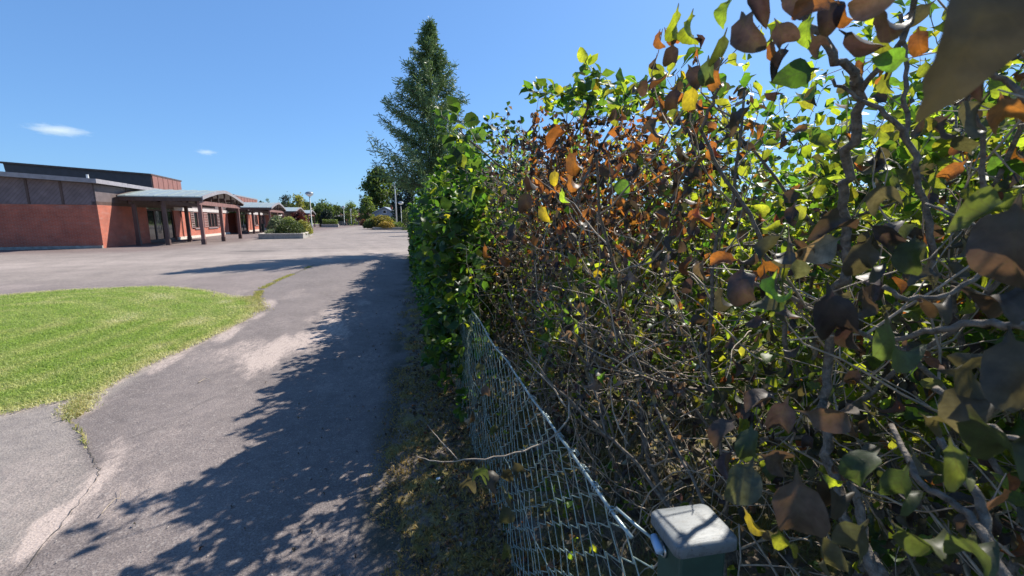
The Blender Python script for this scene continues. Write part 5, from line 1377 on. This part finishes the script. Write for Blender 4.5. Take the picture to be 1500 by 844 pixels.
# ================================================================== UNDER THE HEDGE AND ON THE PATH
rng = np.random.default_rng(400)
n = 30000
q = np.column_stack([rng.uniform(.55, 4.2, n), rng.uniform(.3, 6, n)])
k = fbm(q[:, 0] * 1.6, q[:, 1] * 1.6, 91); q = q[k > .47]
blades("dry_grass", q, soil_z(q[:, 0], q[:, 1]) - .005, rng.uniform(.05, .17, len(q)), rng, np.array([0.09, 0.11, 0.03]), np.array([0.24, 0.21, 0.12]), (fbm(q[:, 0] * 3, q[:, 1] * 3, 92) * 1.6 - .2).clip(0, 1), 0.0022, 1.1)
n = 16000
q = np.column_stack([rng.uniform(4.4, 14, n), rng.uniform(-2, 16, n)])
blades("meadow_grass", q, np.full(n, .02), rng.uniform(.15, .45, n), rng, np.array([0.10, 0.17, 0.03]), np.array([0.26, 0.24, 0.09]), rng.uniform(0, .7, n), 0.008, .7)
def litter(name, q, z, size, table, tpls, refl_k=1.0):
    n = len(q); kd = pick(rng, n, table); rf, tr = kind_colors(kd, rng)
    P = np.column_stack([q, z])
    tip = unit(np.column_stack([rng.normal(0, 1, (n, 2)), rng.normal(.1, .25, n)])); nrm = unit(rng.normal(0, .5, (n, 3)) + (0, 0, 1))
    m_ = MB(); add_leaves(m_, P, tip, nrm, size, rf * refl_k, tr, tpls, rng)
    return m_.build(name, M["leaf"], kind="stuff", smooth=True)
n = 2600
q = np.column_stack([rng.uniform(.0, 2.6, n), rng.uniform(.6, 7, n)])
litter("leaf_litter", q, soil_z(q[:, 0], q[:, 1]) + .012, rng.uniform(.025, .055, n), {"B": .45, "T": .25, "P": .2, "R": .1}, TPL_WILT)
n = 3200
q = np.column_stack([rng.uniform(-.25, .5, n), 1.5 + 7.5 * rng.uniform(0, 1, n) ** 1.3])
q = q[fbm(q[:, 0] * 3, q[:, 1] * 2, 97) + .3 * np.clip(q[:, 0] - verge_x(q[:, 1]), -.5, .3) > .47]
litter("verge_litter", q, soil_z(q[:, 0], q[:, 1]) + .01, rng.uniform(.012, .038, len(q)), {"B": .45, "T": .40, "R": .08, "O": .07}, TPL_WILT, 1.25)
n = 260
q = np.column_stack([-.1 + rng.normal(-.25, .45, n), 1.6 + 8 * rng.uniform(0, 1, n) ** 1.5])
litter("fallen_leaf_scatter", q, np.full(n, .012), rng.uniform(.012, .03, n), {"T": .6, "B": .4}, TPL_WILT)
n = 1500
c = np.column_stack([rng.uniform(.75, 3.4, 90), rng.uniform(.7, 5, 90)])
i = rng.integers(0, 90, n)
q = c[i] + rng.normal(0, .07, (n, 2))
litter("ground_weeds", q, soil_z(q[:, 0], q[:, 1]) + rng.uniform(.02, .28, n), rng.uniform(.025, .05, n), {"YG": .6, "G": .4}, TPL_FLAT)
# pebbles and grit on the asphalt
m_ = MB(); n = 900
q = np.column_stack([rng.uniform(-3.2, .1, n), 1.7 + 6 * rng.uniform(0, 1, n) ** 1.7])
q = q[~in_poly(q[:, 0], q[:, 1], LAWN)]
oct_ = np.array([(1, 0, 0), (-1, 0, 0), (0, 1, 0), (0, -1, 0), (0, 0, 1), (0, 0, -.4)], float)
of = np.array([[0, 2, 4], [2, 1, 4], [1, 3, 4], [3, 0, 4], [2, 0, 5], [1, 2, 5], [3, 1, 5], [0, 3, 5]])
for p in q:
    s = rng.uniform(.0018, .0055) * np.array([1, rng.uniform(.6, 1.2), .7]); a = rng.uniform(0, 6.28)
    m2 = np.array([[math.cos(a), -math.sin(a), 0], [math.sin(a), math.cos(a), 0], [0, 0, 1]])
    m_.add((oct_ * s) @ m2.T + (p[0], p[1], .006), of)
m_.build("grit", plain("pale_grit", (0.34, 0.30, 0.27), 0.8, var=.3, scale=90), kind="stuff")
def stick(name, label, pix, r, z=.012, mat="twig"):
    P = np.array([gpt(*p) for p in pix]); P[:, 2] = z + r + .012 * np.abs(np.sin(np.arange(len(P)) * 1.7))
    P = smooth_path(P, 16); c0 = P[0].copy(); c0[2] = 0
    o = MB().tube(P - c0, np.linspace(r, r * .4, 16), 6).build(name, M[mat], smooth=True, label=label, cat="twig")
    o.location = c0
stick("fallen_twig", "short pale twig lying on the sunny asphalt left of the shadow edge", [(148, 757), (168, 738), (176, 733), (178, 718)], .0028)
stick("fallen_twig.001", "thin dry twig standing out of the moss at the verge beside the fence", [(618, 640), (640, 610), (655, 580)], .002, .03)
stick("fallen_twig.002", "pale bent straw at the top corner of the lawn", [(312, 437), (316, 430), (314, 424)], .005, .03)
stick("fallen_twig.003", "tiny pale sliver of wood in the middle of the sunny asphalt", [(290, 562), (302, 557), (310, 559)], .0035, .004)
# scrap of pale blue paper in the moss
o = MB().add([(-.012, -.008, 0), (.013, -.009, .003), (.012, .009, .006), (-.011, .010, .001), (-.012, -.008, -.001), (.013, -.009, .002), (.012, .009, .005), (-.011, .010, 0)], [[0, 1, 2, 3], [7, 6, 5, 4], [0, 4, 5, 1], [1, 5, 6, 2], [2, 6, 7, 3], [3, 7, 4, 0]]).build("paper_scrap", M["white"], label="tiny white scrap lying in the dark moss by the fence", cat="litter")
p = gpt(642, 712); o.location = (p[0], p[1], .05)
